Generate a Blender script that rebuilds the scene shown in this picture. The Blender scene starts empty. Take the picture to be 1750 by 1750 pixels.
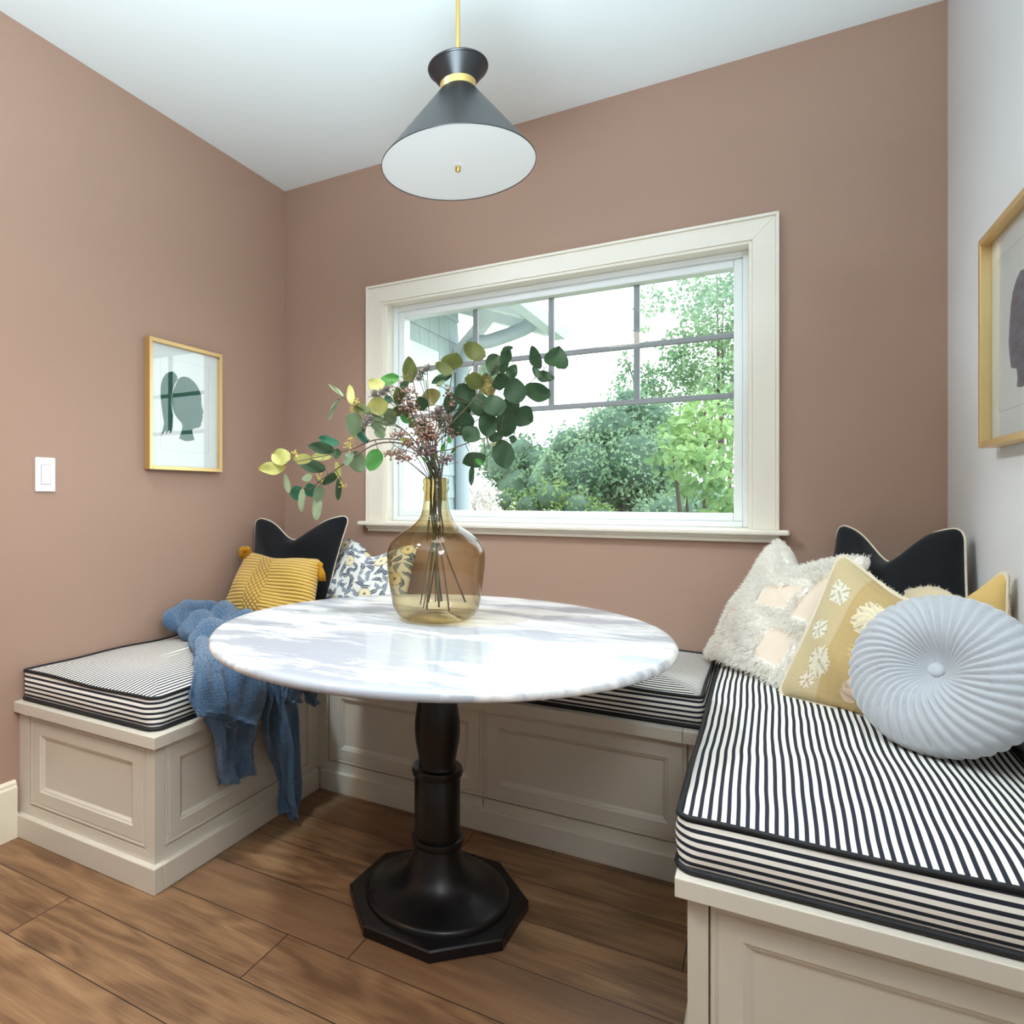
import bpy, bmesh, math, random
import numpy as np
from mathutils import Vector, Matrix

C = bpy.context.scene.collection
scene = bpy.context.scene
PI = math.pi
random.seed(7)
rng = np.random.default_rng(7)

# ------------------------------------------------------------------ camera, sky, light, exposure
EYE = 1.12
F_PX, YAW, HZ, PPX = 1128.2, 0.5192, 848.65, 663.8
cd = bpy.data.cameras.new('camera'); cam = bpy.data.objects.new('camera', cd); C.objects.link(cam)
cam.location = (0, 0, EYE); cam.rotation_euler = (PI / 2, 0, YAW)
cd.sensor_width = 36; cd.lens = 36 * F_PX / 1750
cd.shift_x = (875 - PPX) / 1750; cd.shift_y = (HZ - 875) / 1750
cd.clip_start = 0.02
scene.camera = cam

world = bpy.data.worlds.new('sky'); scene.world = world; world.use_nodes = True
wn = world.node_tree; bg = wn.nodes['Background']
tc = wn.nodes.new('ShaderNodeTexCoord'); sep = wn.nodes.new('ShaderNodeSeparateXYZ'); ramp = wn.nodes.new('ShaderNodeValToRGB')
wn.links.new(tc.outputs['Generated'], sep.inputs[0]); wn.links.new(sep.outputs['Z'], ramp.inputs[0])
ramp.color_ramp.elements[0].position = 0.0; ramp.color_ramp.elements[0].color = (0.88, 0.95, 0.98, 1)
ramp.color_ramp.elements[1].position = 0.6; ramp.color_ramp.elements[1].color = (0.80, 0.93, 1.0, 1)
wn.links.new(ramp.outputs[0], bg.inputs[0]); bg.inputs[1].default_value = 4.0

def lamp(name, kind, loc, target, energy, color, size=None, size_y=None, spot=None):
    ld = bpy.data.lights.new(name, kind); ld.energy = energy; ld.color = color
    if kind == 'AREA':
        ld.shape = 'RECTANGLE' if size_y else 'DISK'; ld.size = size
        if size_y: ld.size_y = size_y
    elif kind == 'SPOT':
        ld.shadow_soft_size = size; ld.spot_size = spot; ld.spot_blend = 0.6
    elif kind == 'SUN': ld.angle = size
    else: ld.shadow_soft_size = size
    o = bpy.data.objects.new(name, ld); C.objects.link(o); o.location = loc
    d = Vector(target) - Vector(loc); o.rotation_euler = d.to_track_quat('-Z', 'Y').to_euler()
    return o
po = lamp('window_portal', 'AREA', (-0.796, 2.86, 1.52), (-0.796, 1.0, 1.52), 1, (1, 1, 1), 1.52, 1.04); po.data.cycles.is_portal = True
fl = lamp('bounce_flash', 'AREA', (-0.30, -0.25, 0.80), (-0.36, 0.30, 2.69), 62, (0.70, 0.90, 1.0), 1.25, 1.1); fl.data.spread = math.radians(105)
ck = lamp('cool_ceiling_spot', 'AREA', (-1.50, 0.92, 2.655), (-0.55, 1.90, 0.4), 13, (0.74, 0.90, 1.0), 0.22); ck.data.spread = math.radians(100)
sb = lamp('added_side_fill', 'AREA', (0.42, 0.25, 2.0), (-2.1, 1.35, 1.05), 13, (0.92, 0.96, 1.0), 0.6, 0.6); sb.data.spread = math.radians(120)  # unseen fill lamp added to brighten the left wall, not a fixture
for lx, ly, en in ((-1.75, 0.05, 8), (-0.2, 0.10, 3)):
    dl = lamp('ceiling_downlight', 'AREA', (lx, ly, 2.68), (lx, ly + .1, 0), en, (1.0, 0.62, 0.32), 0.16); dl.data.spread = math.radians(130)
scene.view_settings.view_transform = 'Standard'; scene.view_settings.look = 'None'
scene.view_settings.exposure = 0.15; scene.view_settings.gamma = 1.0
scene.view_settings.use_curve_mapping = False
scene.cycles.use_denoising = True
scene.cycles.max_bounces = 10; scene.cycles.diffuse_bounces = 5; scene.cycles.glossy_bounces = 4
scene.cycles.transparent_max_bounces = 24; scene.cycles.transmission_bounces = 8
scene.cycles.sample_clamp_indirect = 6.0; scene.cycles.blur_glossy = 0.5
scene.cycles.caustics_refractive = False; scene.cycles.caustics_reflective = False

# ------------------------------------------------------------------ helpers
def ray(px, py):
    u = (px - PPX) / F_PX; v = (HZ - py) / F_PX; s, c = math.sin(YAW), math.cos(YAW)
    return np.array([-s + u * c, c + u * s, v])
def on(px, py, axis, val):
    d = ray(px, py); e = np.array([0, 0, EYE]); return e + d * ((val - e[axis]) / d[axis])
def at_x(px, py, x): return on(px, py, 0, x)
def at_y(px, py, y): return on(px, py, 1, y)
def at_z(px, py, z): return on(px, py, 2, z)

def lin(c):
    return tuple((x / 12.92 if x <= 0.04045 else ((x + 0.055) / 1.055) ** 2.4) for x in (v / 255 for v in c))
def S(*c): return lin(c) + (1,)

def mat(name, col=(200, 200, 200), rough=0.6, metal=0.0, spec=0.5, **kw):
    m = bpy.data.materials.new(name); m.use_nodes = True
    b = m.node_tree.nodes['Principled BSDF']
    b.inputs['Base Color'].default_value = S(*col); b.inputs['Roughness'].default_value = rough
    b.inputs['Metallic'].default_value = metal; b.inputs['Specular IOR Level'].default_value = spec
    for k, v in kw.items(): b.inputs[k.replace('_', ' ')].default_value = v
    return m
class NT:
    """short node-tree writer"""
    def __init__(s, m): s.t = m.node_tree; s.b = s.t.nodes.get('Principled BSDF')
    def n(s, typ, ins=None, **props):
        nd = s.t.nodes.new('ShaderNode' + typ)
        for k, v in props.items(): setattr(nd, k, v)
        for k, v in (ins or {}).items(): s.set(nd.inputs[k], v)
        return nd
    def set(s, sock, v):
        if hasattr(v, 'is_linked'): s.t.links.new(v, sock)
        else: sock.default_value = v
    def math(s, op, a, b=0.0, c=0.0):
        nd = s.n('Math', operation=op)
        for i, v in enumerate((a, b, c)): s.set(nd.inputs[i], v)
        return nd.outputs[0]
    def ramp(s, fac, stops):
        nd = s.n('ValToRGB'); s.set(nd.inputs[0], fac); cr = nd.color_ramp
        while len(cr.elements) < len(stops): cr.elements.new(0.5)
        for e, (p, c) in zip(cr.elements, stops): e.position = p; e.color = c
        return nd.outputs[0]
    def mix(s, fac, a, b, mode='MIX'):
        nd = s.n('Mix', data_type='RGBA', blend_type=mode)
        s.set(nd.inputs[0], fac); s.set(nd.inputs[6], a); s.set(nd.inputs[7], b); return nd.outputs[2]
    def coord(s, out='Object'): return s.n('TexCoord').outputs[out]
    def xyz(s, v):
        nd = s.n('SeparateXYZ'); s.set(nd.inputs[0], v); return nd.outputs
    def noise(s, vec, scale, detail=3, rough=0.5, out='Fac'):
        nd = s.n('TexNoise', {'Vector': vec, 'Scale': scale, 'Detail': detail, 'Roughness': rough}); return nd.outputs[out]
    def mapping(s, vec, scale=(1, 1, 1), loc=(0, 0, 0), rot=(0, 0, 0)):
        nd = s.n('Mapping', {'Vector': vec, 'Scale': scale, 'Location': loc, 'Rotation': rot}); return nd.outputs[0]
    def bump(s, h, strength=0.3, dist=0.01):
        nd = s.n('Bump', {'Height': h, 'Strength': strength, 'Distance': dist}); s.set(s.b.inputs['Normal'], nd.outputs[0])
    def color(s, v): s.set(s.b.inputs['Base Color'], v)

class MB:
    def __init__(s): s.v = []; s.f = []; s.mi = []; s.cur = 0
    def add(s, vs, fs):
        o = len(s.v); s.v += [tuple(map(float, p)) for p in vs]; s.f += [tuple(i + o for i in f) for f in fs]; s.mi += [s.cur] * len(fs); return s
    def box(s, a, b):
        (x0, y0, z0), (x1, y1, z1) = a, b
        return s.add([(x0, y0, z0), (x1, y0, z0), (x1, y1, z0), (x0, y1, z0), (x0, y0, z1), (x1, y0, z1), (x1, y1, z1), (x0, y1, z1)],
                     [(3, 2, 1, 0), (4, 5, 6, 7), (0, 1, 5, 4), (1, 2, 6, 5), (2, 3, 7, 6), (3, 0, 4, 7)])
    def tube(s, pts, r, n=8, closed=False, cap=True):
        pts = [np.array(p, float) for p in pts]; N = len(pts); rs = r if hasattr(r, '__len__') else [r] * N
        up = None; rings = []
        for i in range(N):
            a = pts[(i - 1) % N] if (closed or i > 0) else pts[i]; b = pts[(i + 1) % N] if (closed or i < N - 1) else pts[i]
            t = b - a; t /= (np.linalg.norm(t) + 1e-12)
            if up is None:
                up = np.array([0, 0, 1.0]) if abs(t[2]) < 0.9 else np.array([1.0, 0, 0])
            x = np.cross(up, t); x /= (np.linalg.norm(x) + 1e-12); y = np.cross(t, x); up = y
            rings.append([pts[i] + rs[i] * (math.cos(2 * PI * k / n) * x + math.sin(2 * PI * k / n) * y) for k in range(n)])
        vs = [p for rg in rings for p in rg]; fs = []
        for i in range(N if closed else N - 1):
            j = (i + 1) % N
            for k in range(n):
                l = (k + 1) % n; fs.append((i * n + k, i * n + l, j * n + l, j * n + k))
        if cap and not closed: fs.append(tuple(reversed(range(n)))); fs.append(tuple((N - 1) * n + k for k in range(n)))
        return s.add(vs, fs)
    def lathe(s, prof, ctr=(0, 0, 0), n=48, cap0=False, cap1=False):
        vs = []; fs = []
        for r, z in prof:
            for k in range(n):
                a = 2 * PI * k / n; vs.append((ctr[0] + r * math.cos(a), ctr[1] + r * math.sin(a), ctr[2] + z))
        for i in range(len(prof) - 1):
            for k in range(n):
                l = (k + 1) % n; fs.append((i * n + k, i * n + l, (i + 1) * n + l, (i + 1) * n + k))
        if cap0: fs.append(tuple(reversed(range(n))))
        if cap1: fs.append(tuple((len(prof) - 1) * n + k for k in range(n)))
        return s.add(vs, fs)
    def prism(s, poly, z0, z1, bev=0.0):
        n = len(poly); c = np.mean(poly, 0)
        ins = [tuple(np.array(p) + (c - np.array(p)) / np.linalg.norm(c - np.array(p)) * bev) for p in poly] if bev else poly
        lv = [(poly, z0), (poly, z1 - bev), (ins, z1)] if bev else [(poly, z0), (poly, z1)]
        vs = [(x, y, z) for pl, z in lv for x, y in pl]; fs = []
        for i in range(len(lv) - 1):
            for k in range(n):
                l = (k + 1) % n; fs.append((i * n + k, i * n + l, (i + 1) * n + l, (i + 1) * n + k))
        fs.append(tuple(reversed(range(n)))); fs.append(tuple((len(lv) - 1) * n + k for k in range(n)))
        return s.add(vs, fs)
    def build(s, name, mats, parent=None, smooth=False, bevel=0.0, angle=None, origin=None):
        me = bpy.data.meshes.new(name); o0 = np.array(origin if origin is not None else (0, 0, 0), float)
        me.from_pydata([tuple(np.array(p) - o0) for p in s.v], [], s.f)
        mats = mats if isinstance(mats, (list, tuple)) else [mats]
        for m in mats: me.materials.append(m)
        me.polygons.foreach_set('material_index', s.mi)
        bm = bmesh.new(); bm.from_mesh(me); bmesh.ops.recalc_face_normals(bm, faces=bm.faces); bm.to_mesh(me); bm.free()
        if smooth: me.polygons.foreach_set('use_smooth', [True] * len(me.polygons))
        if smooth and angle: me.set_sharp_from_angle(angle=angle)
        ob = bpy.data.objects.new(name, me); C.objects.link(ob)
        ob.location = tuple(o0)
        if parent: ob.parent = parent; ob.matrix_parent_inverse = Matrix.Translation(-Vector(parent.location))
        if bevel:
            b = ob.modifiers.new('bevel', 'BEVEL'); b.width = bevel; b.segments = 2; b.limit_method = 'ANGLE'
        return ob

def empty(name, loc=(0, 0, 0)):
    o = bpy.data.objects.new(name, None); C.objects.link(o); o.location = loc; o.empty_display_size = 0.05
    bpy.context.view_layer.update(); return o
def tag(o, label=None, cat=None, group=None, kind=None):
    if label: o['label'] = label
    if cat: o['category'] = cat
    if group: o['group'] = group
    if kind: o['kind'] = kind
    return o
def struct(o): o['kind'] = 'structure'; return o
def spline(pts, n=10):
    pts = [np.array(p, float) for p in pts]; out = []
    for i in range(len(pts) - 1):
        p0 = pts[max(i - 1, 0)]; p1 = pts[i]; p2 = pts[i + 1]; p3 = pts[min(i + 2, len(pts) - 1)]
        for k in range(n):
            t = k / n
            out.append(0.5 * (2 * p1 + (p2 - p0) * t + (2 * p0 - 5 * p1 + 4 * p2 - p3) * t * t + (3 * p1 - p0 - 3 * p2 + p3) * t ** 3))
    out.append(pts[-1]); return out

# ------------------------------------------------------------------ materials
def wall_mat(name, col):
    m = mat(name, col, 0.75, spec=0.25); t = NT(m); co = t.coord()
    n1 = t.noise(t.mapping(co, (1, 1, 60)), 14, 2); n2 = t.noise(t.mapping(co, (60, 60, 1)), 14, 2)
    h = t.math('ADD', n1, n2)
    a = S(*col); d = tuple(x * 0.90 for x in a[:3]) + (1,)
    t.color(t.mix(t.math('MULTIPLY', h, 0.5), a, d)); t.bump(h, 0.10, 0.002); return m
M_pink = wall_mat('rose_paint', (178, 145, 127))
M_right = wall_mat('pale_mauve_paint', (230, 228, 228))
M_ceil = mat('ceiling_paint', (240, 245, 246), 0.85, spec=0.2)
M_trim = mat('trim_paint', (238, 229, 214), 0.38)
M_sash = mat('sash_paint', (240, 243, 242), 0.4)
M_muntin = mat('muntin_grey', (150, 150, 152), 0.5)
M_base = mat('baseboard_paint', (244, 233, 210), 0.4)
M_cab = mat('cabinet_paint', (212, 203, 188), 0.38)
M_dark = mat('shadow_gap', (60, 52, 45), 0.8)

def floor_mat():
    m = mat('oak_planks', (150, 105, 65), 0.42); t = NT(m); co = t.coord(); x, y, z = t.xyz(co)
    W = 0.178; row = t.math('FLOOR', t.math('DIVIDE', t.math('ADD', y, 0.085 + 10 * W), W))
    fy = t.math('FRACT', t.math('DIVIDE', t.math('ADD', y, 0.085 + 10 * W), W))
    off = t.math('FRACT', t.math('MULTIPLY', t.math('SINE', t.math('MULTIPLY', row, 12.9898)), 43758.5))
    L = 1.55; xs = t.math('ADD', t.math('DIVIDE', t.math('ADD', x, 20), L), t.math('MULTIPLY', off, 1.0))
    col_i = t.math('FLOOR', xs); fx = t.math('FRACT', xs)
    pid = t.math('FRACT', t.math('MULTIPLY', t.math('SINE', t.math('ADD', t.math('MULTIPLY', row, 7.13), t.math('MULTIPLY', col_i, 3.71))), 9731.7))
    comb = t.n('CombineXYZ'); t.set(comb.inputs[0], x); t.set(comb.inputs[1], y); t.set(comb.inputs[2], t.math('MULTIPLY', pid, 9.0))
    p = comb.outputs[0]
    warp = t.noise(t.mapping(p, (0.9, 4.2, 1)), 1.6, 3, 0.5)
    vor = t.n('TexVoronoi', {'Vector': t.mapping(p, (1.0, 2.1, 1)), 'Scale': 1.25}); dd = vor.outputs['Distance']
    rings = t.math('SINE', t.math('ADD', t.math('MULTIPLY', warp, 46.0), t.math('DIVIDE', 3.2, t.math('ADD', dd, 0.14))))
    fine = t.noise(t.mapping(p, (2.6, 120, 1)), 2.4, 6, 0.72)
    med = t.noise(t.mapping(p, (1.0, 9, 1)), 1.5, 4, 0.6)
    g = t.math('ADD', t.math('ADD', t.math('MULTIPLY', rings, 0.060), t.math('MULTIPLY', fine, 0.50)), t.math('MULTIPLY', med, 0.50))
    c1 = t.ramp(g, [(0.22, S(74, 50, 34)), (0.42, S(114, 82, 56)), (0.58, S(150, 113, 79)), (0.78, S(188, 151, 111))])
    c2 = t.mix(t.math('MULTIPLY', pid, 0.60), c1, S(120, 88, 62))
    knot = t.ramp(dd, [(0.02, (1, 1, 1, 1)), (0.12, (0, 0, 0, 1))])
    c3 = t.mix(t.math('MULTIPLY', knot, 0.80), c2, S(62, 44, 32))
    e1 = t.math('LESS_THAN', t.math('ABSOLUTE', t.math('SUBTRACT', fy, 0.5)), 0.492)
    e2 = t.math('LESS_THAN', t.math('ABSOLUTE', t.math('SUBTRACT', fx, 0.5)), 0.4990)
    inner = t.math('MULTIPLY', e1, e2)
    t.color(t.mix(inner, S(40, 29, 22), c3))
    t.set(t.b.inputs['Roughness'], t.math('ADD', 0.36, t.math('MULTIPLY', fine, 0.18)))
    t.bump(t.math('ADD', t.math('MULTIPLY', fine, 0.25), inner), 0.25, 0.003); return m
M_floor = floor_mat()

def marble_mat():
    m = mat('white_marble', (240, 238, 234), 0.12); t = NT(m); co = t.coord()
    w = t.noise(co, 2.2, 4, 0.6, 'Color')
    add = t.n('VectorMath', {0: co}, operation='MULTIPLY_ADD'); t.set(add.inputs[0], w); add.inputs[1].default_value = (0.25, 0.22, 0.2); t.set(add.inputs[2], co)
    p = t.mapping(add.outputs[0], (1.6, 7.5, 4), rot=(0, 0, 0.12))
    n1 = t.noise(p, 1.6, 7, 0.62); n2 = t.noise(t.mapping(p, (1, 3.0, 1), loc=(4, 2, 1)), 2.4, 6, 0.7)
    big = t.noise(t.mapping(co, (1.1, 1.8, 1), loc=(0.9, 0.25, 0)), 1.4, 2, 0.5)
    v = t.ramp(t.math('MULTIPLY', n1, t.math('ADD', 0.55, big)), [(0.44, (0, 0, 0, 1)), (0.60, (1, 1, 1, 1))])
    v2 = t.ramp(n2, [(0.52, (0, 0, 0, 1)), (0.75, (1, 1, 1, 1))])
    c = t.mix(t.math('MULTIPLY', v, 0.75), S(240, 238, 236), S(140, 148, 162))
    t.color(t.mix(t.math('MULTIPLY', v2, 0.35), c, S(205, 202, 202))); return m
M_marble = marble_mat()
M_iron = mat('dark_bronze_iron', (34, 31, 31), 0.30, metal=0.55, spec=0.6)
t = NT(M_iron); nz = t.noise(t.coord(), 18, 4); t.set(t.b.inputs['Roughness'], t.math('ADD', 0.2, t.math('MULTIPLY', nz, 0.25))); t.bump(nz, 0.08, 0.004)
M_brass = mat('brushed_brass', (214, 182, 112), 0.28, metal=1.0)
M_goldleaf = mat('gold_frame', (226, 192, 134), 0.36, metal=0.75)
M_blackmetal = mat('black_lamp_metal', (26, 26, 29), 0.36, spec=0.7)
M_paper = mat('art_paper', (242, 243, 240), 0.7)
M_matline = mat('mat_bevel', (214, 212, 206), 0.6)
M_plastic = mat('white_plastic', (244, 245, 247), 0.35)
M_pip_black = mat('black_piping', (17, 18, 22), 0.7)
M_pip_white = mat('ivory_piping', (226, 212, 190), 0.8)
M_black = mat('black_linen', (13, 15, 20), 0.85, spec=0.25, Sheen_Weight=0.15)
t = NT(M_black); t.bump(t.noise(t.coord(), 420, 2), 0.2, 0.002)

def stripe_mat(name, axis):
    m = mat(name, (240, 236, 228), 0.85, spec=0.2); t = NT(m); co = t.coord()
    v = t.xyz(co)[axis]
    wob = t.math('MULTIPLY', t.math('SUBTRACT', t.noise(co, 2.6, 2), 0.5), 0.02 if axis != 2 else 0.004)
    s = t.math('FRACT', t.math('DIVIDE', t.math('ADD', v, wob), 0.0150))
    k = t.ramp(s, [(0.0, (0, 0, 0, 1)), (0.04, (1, 1, 1, 1)), (0.46, (1, 1, 1, 1)), (0.50, (0, 0, 0, 1))])
    weave = t.noise(co, 900, 1)
    dark = t.mix(weave, S(24, 26, 34), S(52, 55, 66))
    t.color(t.mix(k, S(243, 238, 229), dark)); t.bump(weave, 0.15, 0.001); return m
M_str_x = stripe_mat('ticking_across_x', 0); M_str_y = stripe_mat('ticking_across_y', 1); M_str_z = stripe_mat('ticking_boxing', 2)

def vcol_mat(name, rough=0.85, nscale=500, strength=0.25, sheen=0.0, dist=0.002):
    m = mat(name, (200, 200, 200), rough, spec=0.2); t = NT(m)
    a = t.n('VertexColor', layer_name='print'); t.color(a.outputs[0]); t.b.inputs['Sheen Weight'].default_value = sheen
    t.bump(t.noise(t.coord(), nscale, 3), strength, dist); return m
M_print = vcol_mat('printed_cotton'); M_embroid = vcol_mat('embroidered_linen', 0.8, 260, 0.5, 0.2, 0.003)

def glass_pane_mat(name, tint=(1, 1, 1, 1), rough=0.0, edge=None, blend=0.5):
    """thin sheet of glass: transmits straight through, reflects by Fresnel"""
    m = bpy.data.materials.new(name); m.use_nodes = True; nt = m.node_tree; nt.nodes.clear()
    t = NT(m); out = t.n('OutputMaterial'); tr = t.n('BsdfTransparent'); gl = t.n('BsdfGlossy', {'Roughness': rough}); fr = t.n('Fresnel'); t.set(fr.inputs['IOR'], t.math('MULTIPLY_ADD', t.n('NewGeometry').outputs['Backfacing'], 1 / 1.5 - 1.5, 1.5)); mx = t.n('MixShader')
    if edge is not None:
        lw = t.n('LayerWeight', {'Blend': blend}); t.set(tr.inputs[0], t.mix(lw.outputs['Facing'], tint, edge))
    else: tr.inputs[0].default_value = tint
    t.set(mx.inputs[0], fr.outputs[0]); t.set(mx.inputs[1], tr.outputs[0]); t.set(mx.inputs[2], gl.outputs[0]); t.set(out.inputs[0], mx.outputs[0]); return m
M_glass = glass_pane_mat('window_glass', (0.96, 0.98, 0.98, 1))
M_frameglass = glass_pane_mat('picture_glass', (0.98, 0.99, 0.99, 1))
M_vase = glass_pane_mat('amber_glass', (0.92, 0.855, 0.68, 1), 0.01, (0.42, 0.30, 0.10, 1), 0.32)

# ------------------------------------------------------------------ room shell
XL, XR, YB, YF, ZC = -2.153, 0.50, 2.691, -2.6, 2.694
WX0, WX1, WZ0, WZ1 = -1.555, -0.037, 1.000, 2.035           # window opening
TH = 0.16
struct(MB().box((XL - .12, YF - .12, -.1), (XR + .12, YB, 0)).build('floor', M_floor))
struct(MB().box((XL - .12, YF - .12, ZC), (XR + .12, YB + TH, ZC + .1)).build('ceiling', M_ceil))
struct(MB().box((XL - .12, YF, 0), (XL, YB, ZC)).build('wall_left', M_pink))
struct(MB().box((XR, YF, 0), (XR + .12, YB, ZC)).build('wall_right', M_right))
struct(MB().box((XL - .12, YF - .12, 0), (XR + .12, YF, ZC)).build('wall_front', M_ceil))
w = MB()
w.box((XL - .12, YB, 0), (WX0, YB + TH, ZC)).box((WX1, YB, 0), (XR + .12, YB + TH, ZC))
w.box((WX0, YB, 0), (WX1, YB + TH, WZ0)).box((WX0, YB, WZ1), (WX1, YB + TH, ZC))
struct(w.build('wall_back', M_pink))
bb = MB(); prof = [(0, 0), (.018, 0), (.018, .165), (.013, .172), (.013, .18), (.006, .187), (0, .187)]
n = len(prof); vs = [(XL + a, y, z) for y in (YF + .001, 1.279) for a, z in prof]
bb.add(vs, [(i, (i + 1) % n, n + (i + 1) % n, n + i) for i in range(n)] + [tuple(range(n)), tuple(range(2 * n - 1, n - 1, -1))])
struct(bb.build('baseboard_left', M_base))

# window: casing, jamb, sash, muntins, pane, stool and apron
win = struct(empty('window_1', (-0.8, YB, WZ0)))
def ring(mb, x0, x1, z0, z1, w, ya, yb, sides='LRTB'):
    if 'L' in sides: mb.box((x0, ya, z0), (x0 + w, yb, z1))
    if 'R' in sides: mb.box((x1 - w, ya, z0), (x1, yb, z1))
    if 'T' in sides: mb.box((x0 + w, ya, z1 - w), (x1 - w, yb, z1))
    if 'B' in sides: mb.box((x0 + w, ya, z0), (x1 - w, yb, z0 + w))
    return mb
cx0, cx1, cz0, cz1 = -1.646, 0.041, 1.004, 2.113
def mitre(mb, x0, x1, z0, z1, w0, w1, ya, yb):
    """casing board with mitred top corners, three sides, between offsets w0 and w1 of the outer edge"""
    for a, b in (((x0 + w0, z0), (x0 + w0, z1 - w0)), ((x0 + w0, z1 - w0), (x1 - w0, z1 - w0)), ((x1 - w0, z1 - w0), (x1 - w0, z0))):
        pass
    o = [(x0 + w0, z0), (x0 + w0, z1 - w0), (x1 - w0, z1 - w0), (x1 - w0, z0)]
    i = [(x0 + w1, z0), (x0 + w1, z1 - w1), (x1 - w1, z1 - w1), (x1 - w1, z0)]
    for k in range(3):
        q = [o[k], o[k + 1], i[k + 1], i[k]]
        vs = [(x, ya, z) for x, z in q] + [(x, yb, z) for x, z in q]
        mb.add(vs, [(0, 1, 2, 3), (7, 6, 5, 4), (0, 4, 5, 1), (1, 5, 6, 2), (2, 6, 7, 3), (3, 7, 4, 0)])
cas = MB(); mitre(cas, cx0, cx1, cz0, cz1, 0, .0105, YB - .030, YB); mitre(cas, cx0, cx1, cz0, cz1, .0105, .082, YB - .022, YB); mitre(cas, cx0, cx1, cz0, cz1, .082, .0935, YB - .016, YB)
cas.build('casing', M_trim, win, bevel=.0015)
jb = MB(); ring(jb, WX0, WX1, WZ0, WZ1, .014, YB - .006, YB + TH, 'LRT'); jb.box((WX0, YB + .001, WZ0 - .002), (WX1, YB + TH, WZ0 + .006))
jb.build('jamb', M_trim, win, bevel=.001)
s = MB(); sx0, sx1, sz0, sz1 = WX0 + .014, WX1 - .014, WZ0 + .006, WZ1 - .014
ring(s, sx0, sx1, sz0, sz1, .022, YB + .050, YB + TH); ring(s, sx0 + .022, sx1 - .022, sz0 + .022, sz1 - .022, .030, YB + .066, YB + .125)
s.build('sash', M_sash, win, bevel=.004)
gx0, gx1, gz0, gz1 = sx0 + .052, sx1 - .052, sz0 + .052, sz1 - .052
MB().box((gx0 - .004, YB + .098, gz0 - .004), (gx1 + .004, YB + .104, gz1 + .004)).build('pane', M_glass, win)
mu = MB()
for x in (-1.144, -0.797, -0.450): mu.box((x - .0115, YB + .104, 1.505), (x + .0115, YB + .122, gz1))
for z in (1.727, 1.501): mu.box((gx0, YB + .1035, z - .0105), (gx1, YB + .1225, z + .0105))
mu.build('muntin_grid', M_muntin, win, bevel=.002)
st = MB(); st.box((cx0 - .030, YB - .060, .985), (cx1 + .030, YB, 1.004)); st.build('stool', M_trim, win, bevel=.006)
ap = MB(); ap.box((cx0, YB - .030, .972), (cx1, YB, .985)); ap.box((cx0 + .006, YB - .022, .958), (cx1 - .006, YB, .972)); ap.build('apron', M_trim, win, bevel=.003)

# ------------------------------------------------------------------ built-in storage benches
def frame_pts(o, u, v, n):
    o, u, v, n = (np.array(k, float) for k in (o, u, v, n)); return lambda a, b, c: o + a * u + b * v + c * n
def panel_door(parent, o, u, n, a0, a1, b0, b1, name='door', stile=.055):
    """recessed-panel door in the plane o + a*u + b*z, face at depth 0, n points out"""
    P = frame_pts(o, u, (0, 0, 1), n); mb = MB()
    def rect(i, d): return [P(a0 + i, b0 + i, d), P(a1 - i, b0 + i, d), P(a1 - i, b1 - i, d), P(a0 + i, b1 - i, d)]
    lv = [(0, -.016), (0, -.002), (.002, 0), (.0075, 0), (.009, -.0022), (.0115, -.0022), (.013, 0), (stile - .004, 0), (stile, -.003), (stile + .004, -.004), (stile + .010, -.0085), (stile + .012, -.0095)]
    vs = []; fs = []
    for i, d in lv: vs += rect(i, d)
    for k in range(len(lv) - 1):
        for j in range(4):
            l = (j + 1) % 4; fs.append((4 * k + j, 4 * k + l, 4 * k + 4 + l, 4 * k + 4 + j))
    m = 4 * (len(lv) - 1); fs.append((m, m + 1, m + 2, m + 3)); fs.append((3, 2, 1, 0))
    return mb.add(vs, fs).build(name, M_cab, parent)
def obox(mb, P, a0, a1, b0, b1, c0, c1):
    q = [P(a, b, c) for c in (c0, c1) for a, b in ((a0, b0), (a1, b0), (a1, b1), (a0, b1))]
    mb.add(q, [(0, 1, 2, 3), (7, 6, 5, 4), (0, 4, 5, 1), (1, 5, 6, 2), (2, 6, 7, 3), (3, 7, 4, 0)])
def face_frame(mb, o, u, n, A0, A1, B0, B1, openings):
    """rails and stiles around the openings, 18 mm thick"""
    P = frame_pts(o, u, (0, 0, 1), n); g = .0032; a = A0
    zb, zt = openings[0][2] - g, openings[0][3] + g
    for (x0, x1, z0, z1) in openings:
        obox(mb, P, a, x0 - g, B0, B1, -.018, 0); a = x1 + g
        obox(mb, P, x0 - g, x1 + g, B0, zb, -.018, 0); obox(mb, P, x0 - g, x1 + g, zt, B1, -.018, 0)
    obox(mb, P, a, A1, B0, B1, -.018, 0)

FY = 1.296; FXL = -1.503; FXR = -0.122; FYB = 2.085; CZ = .410
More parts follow.
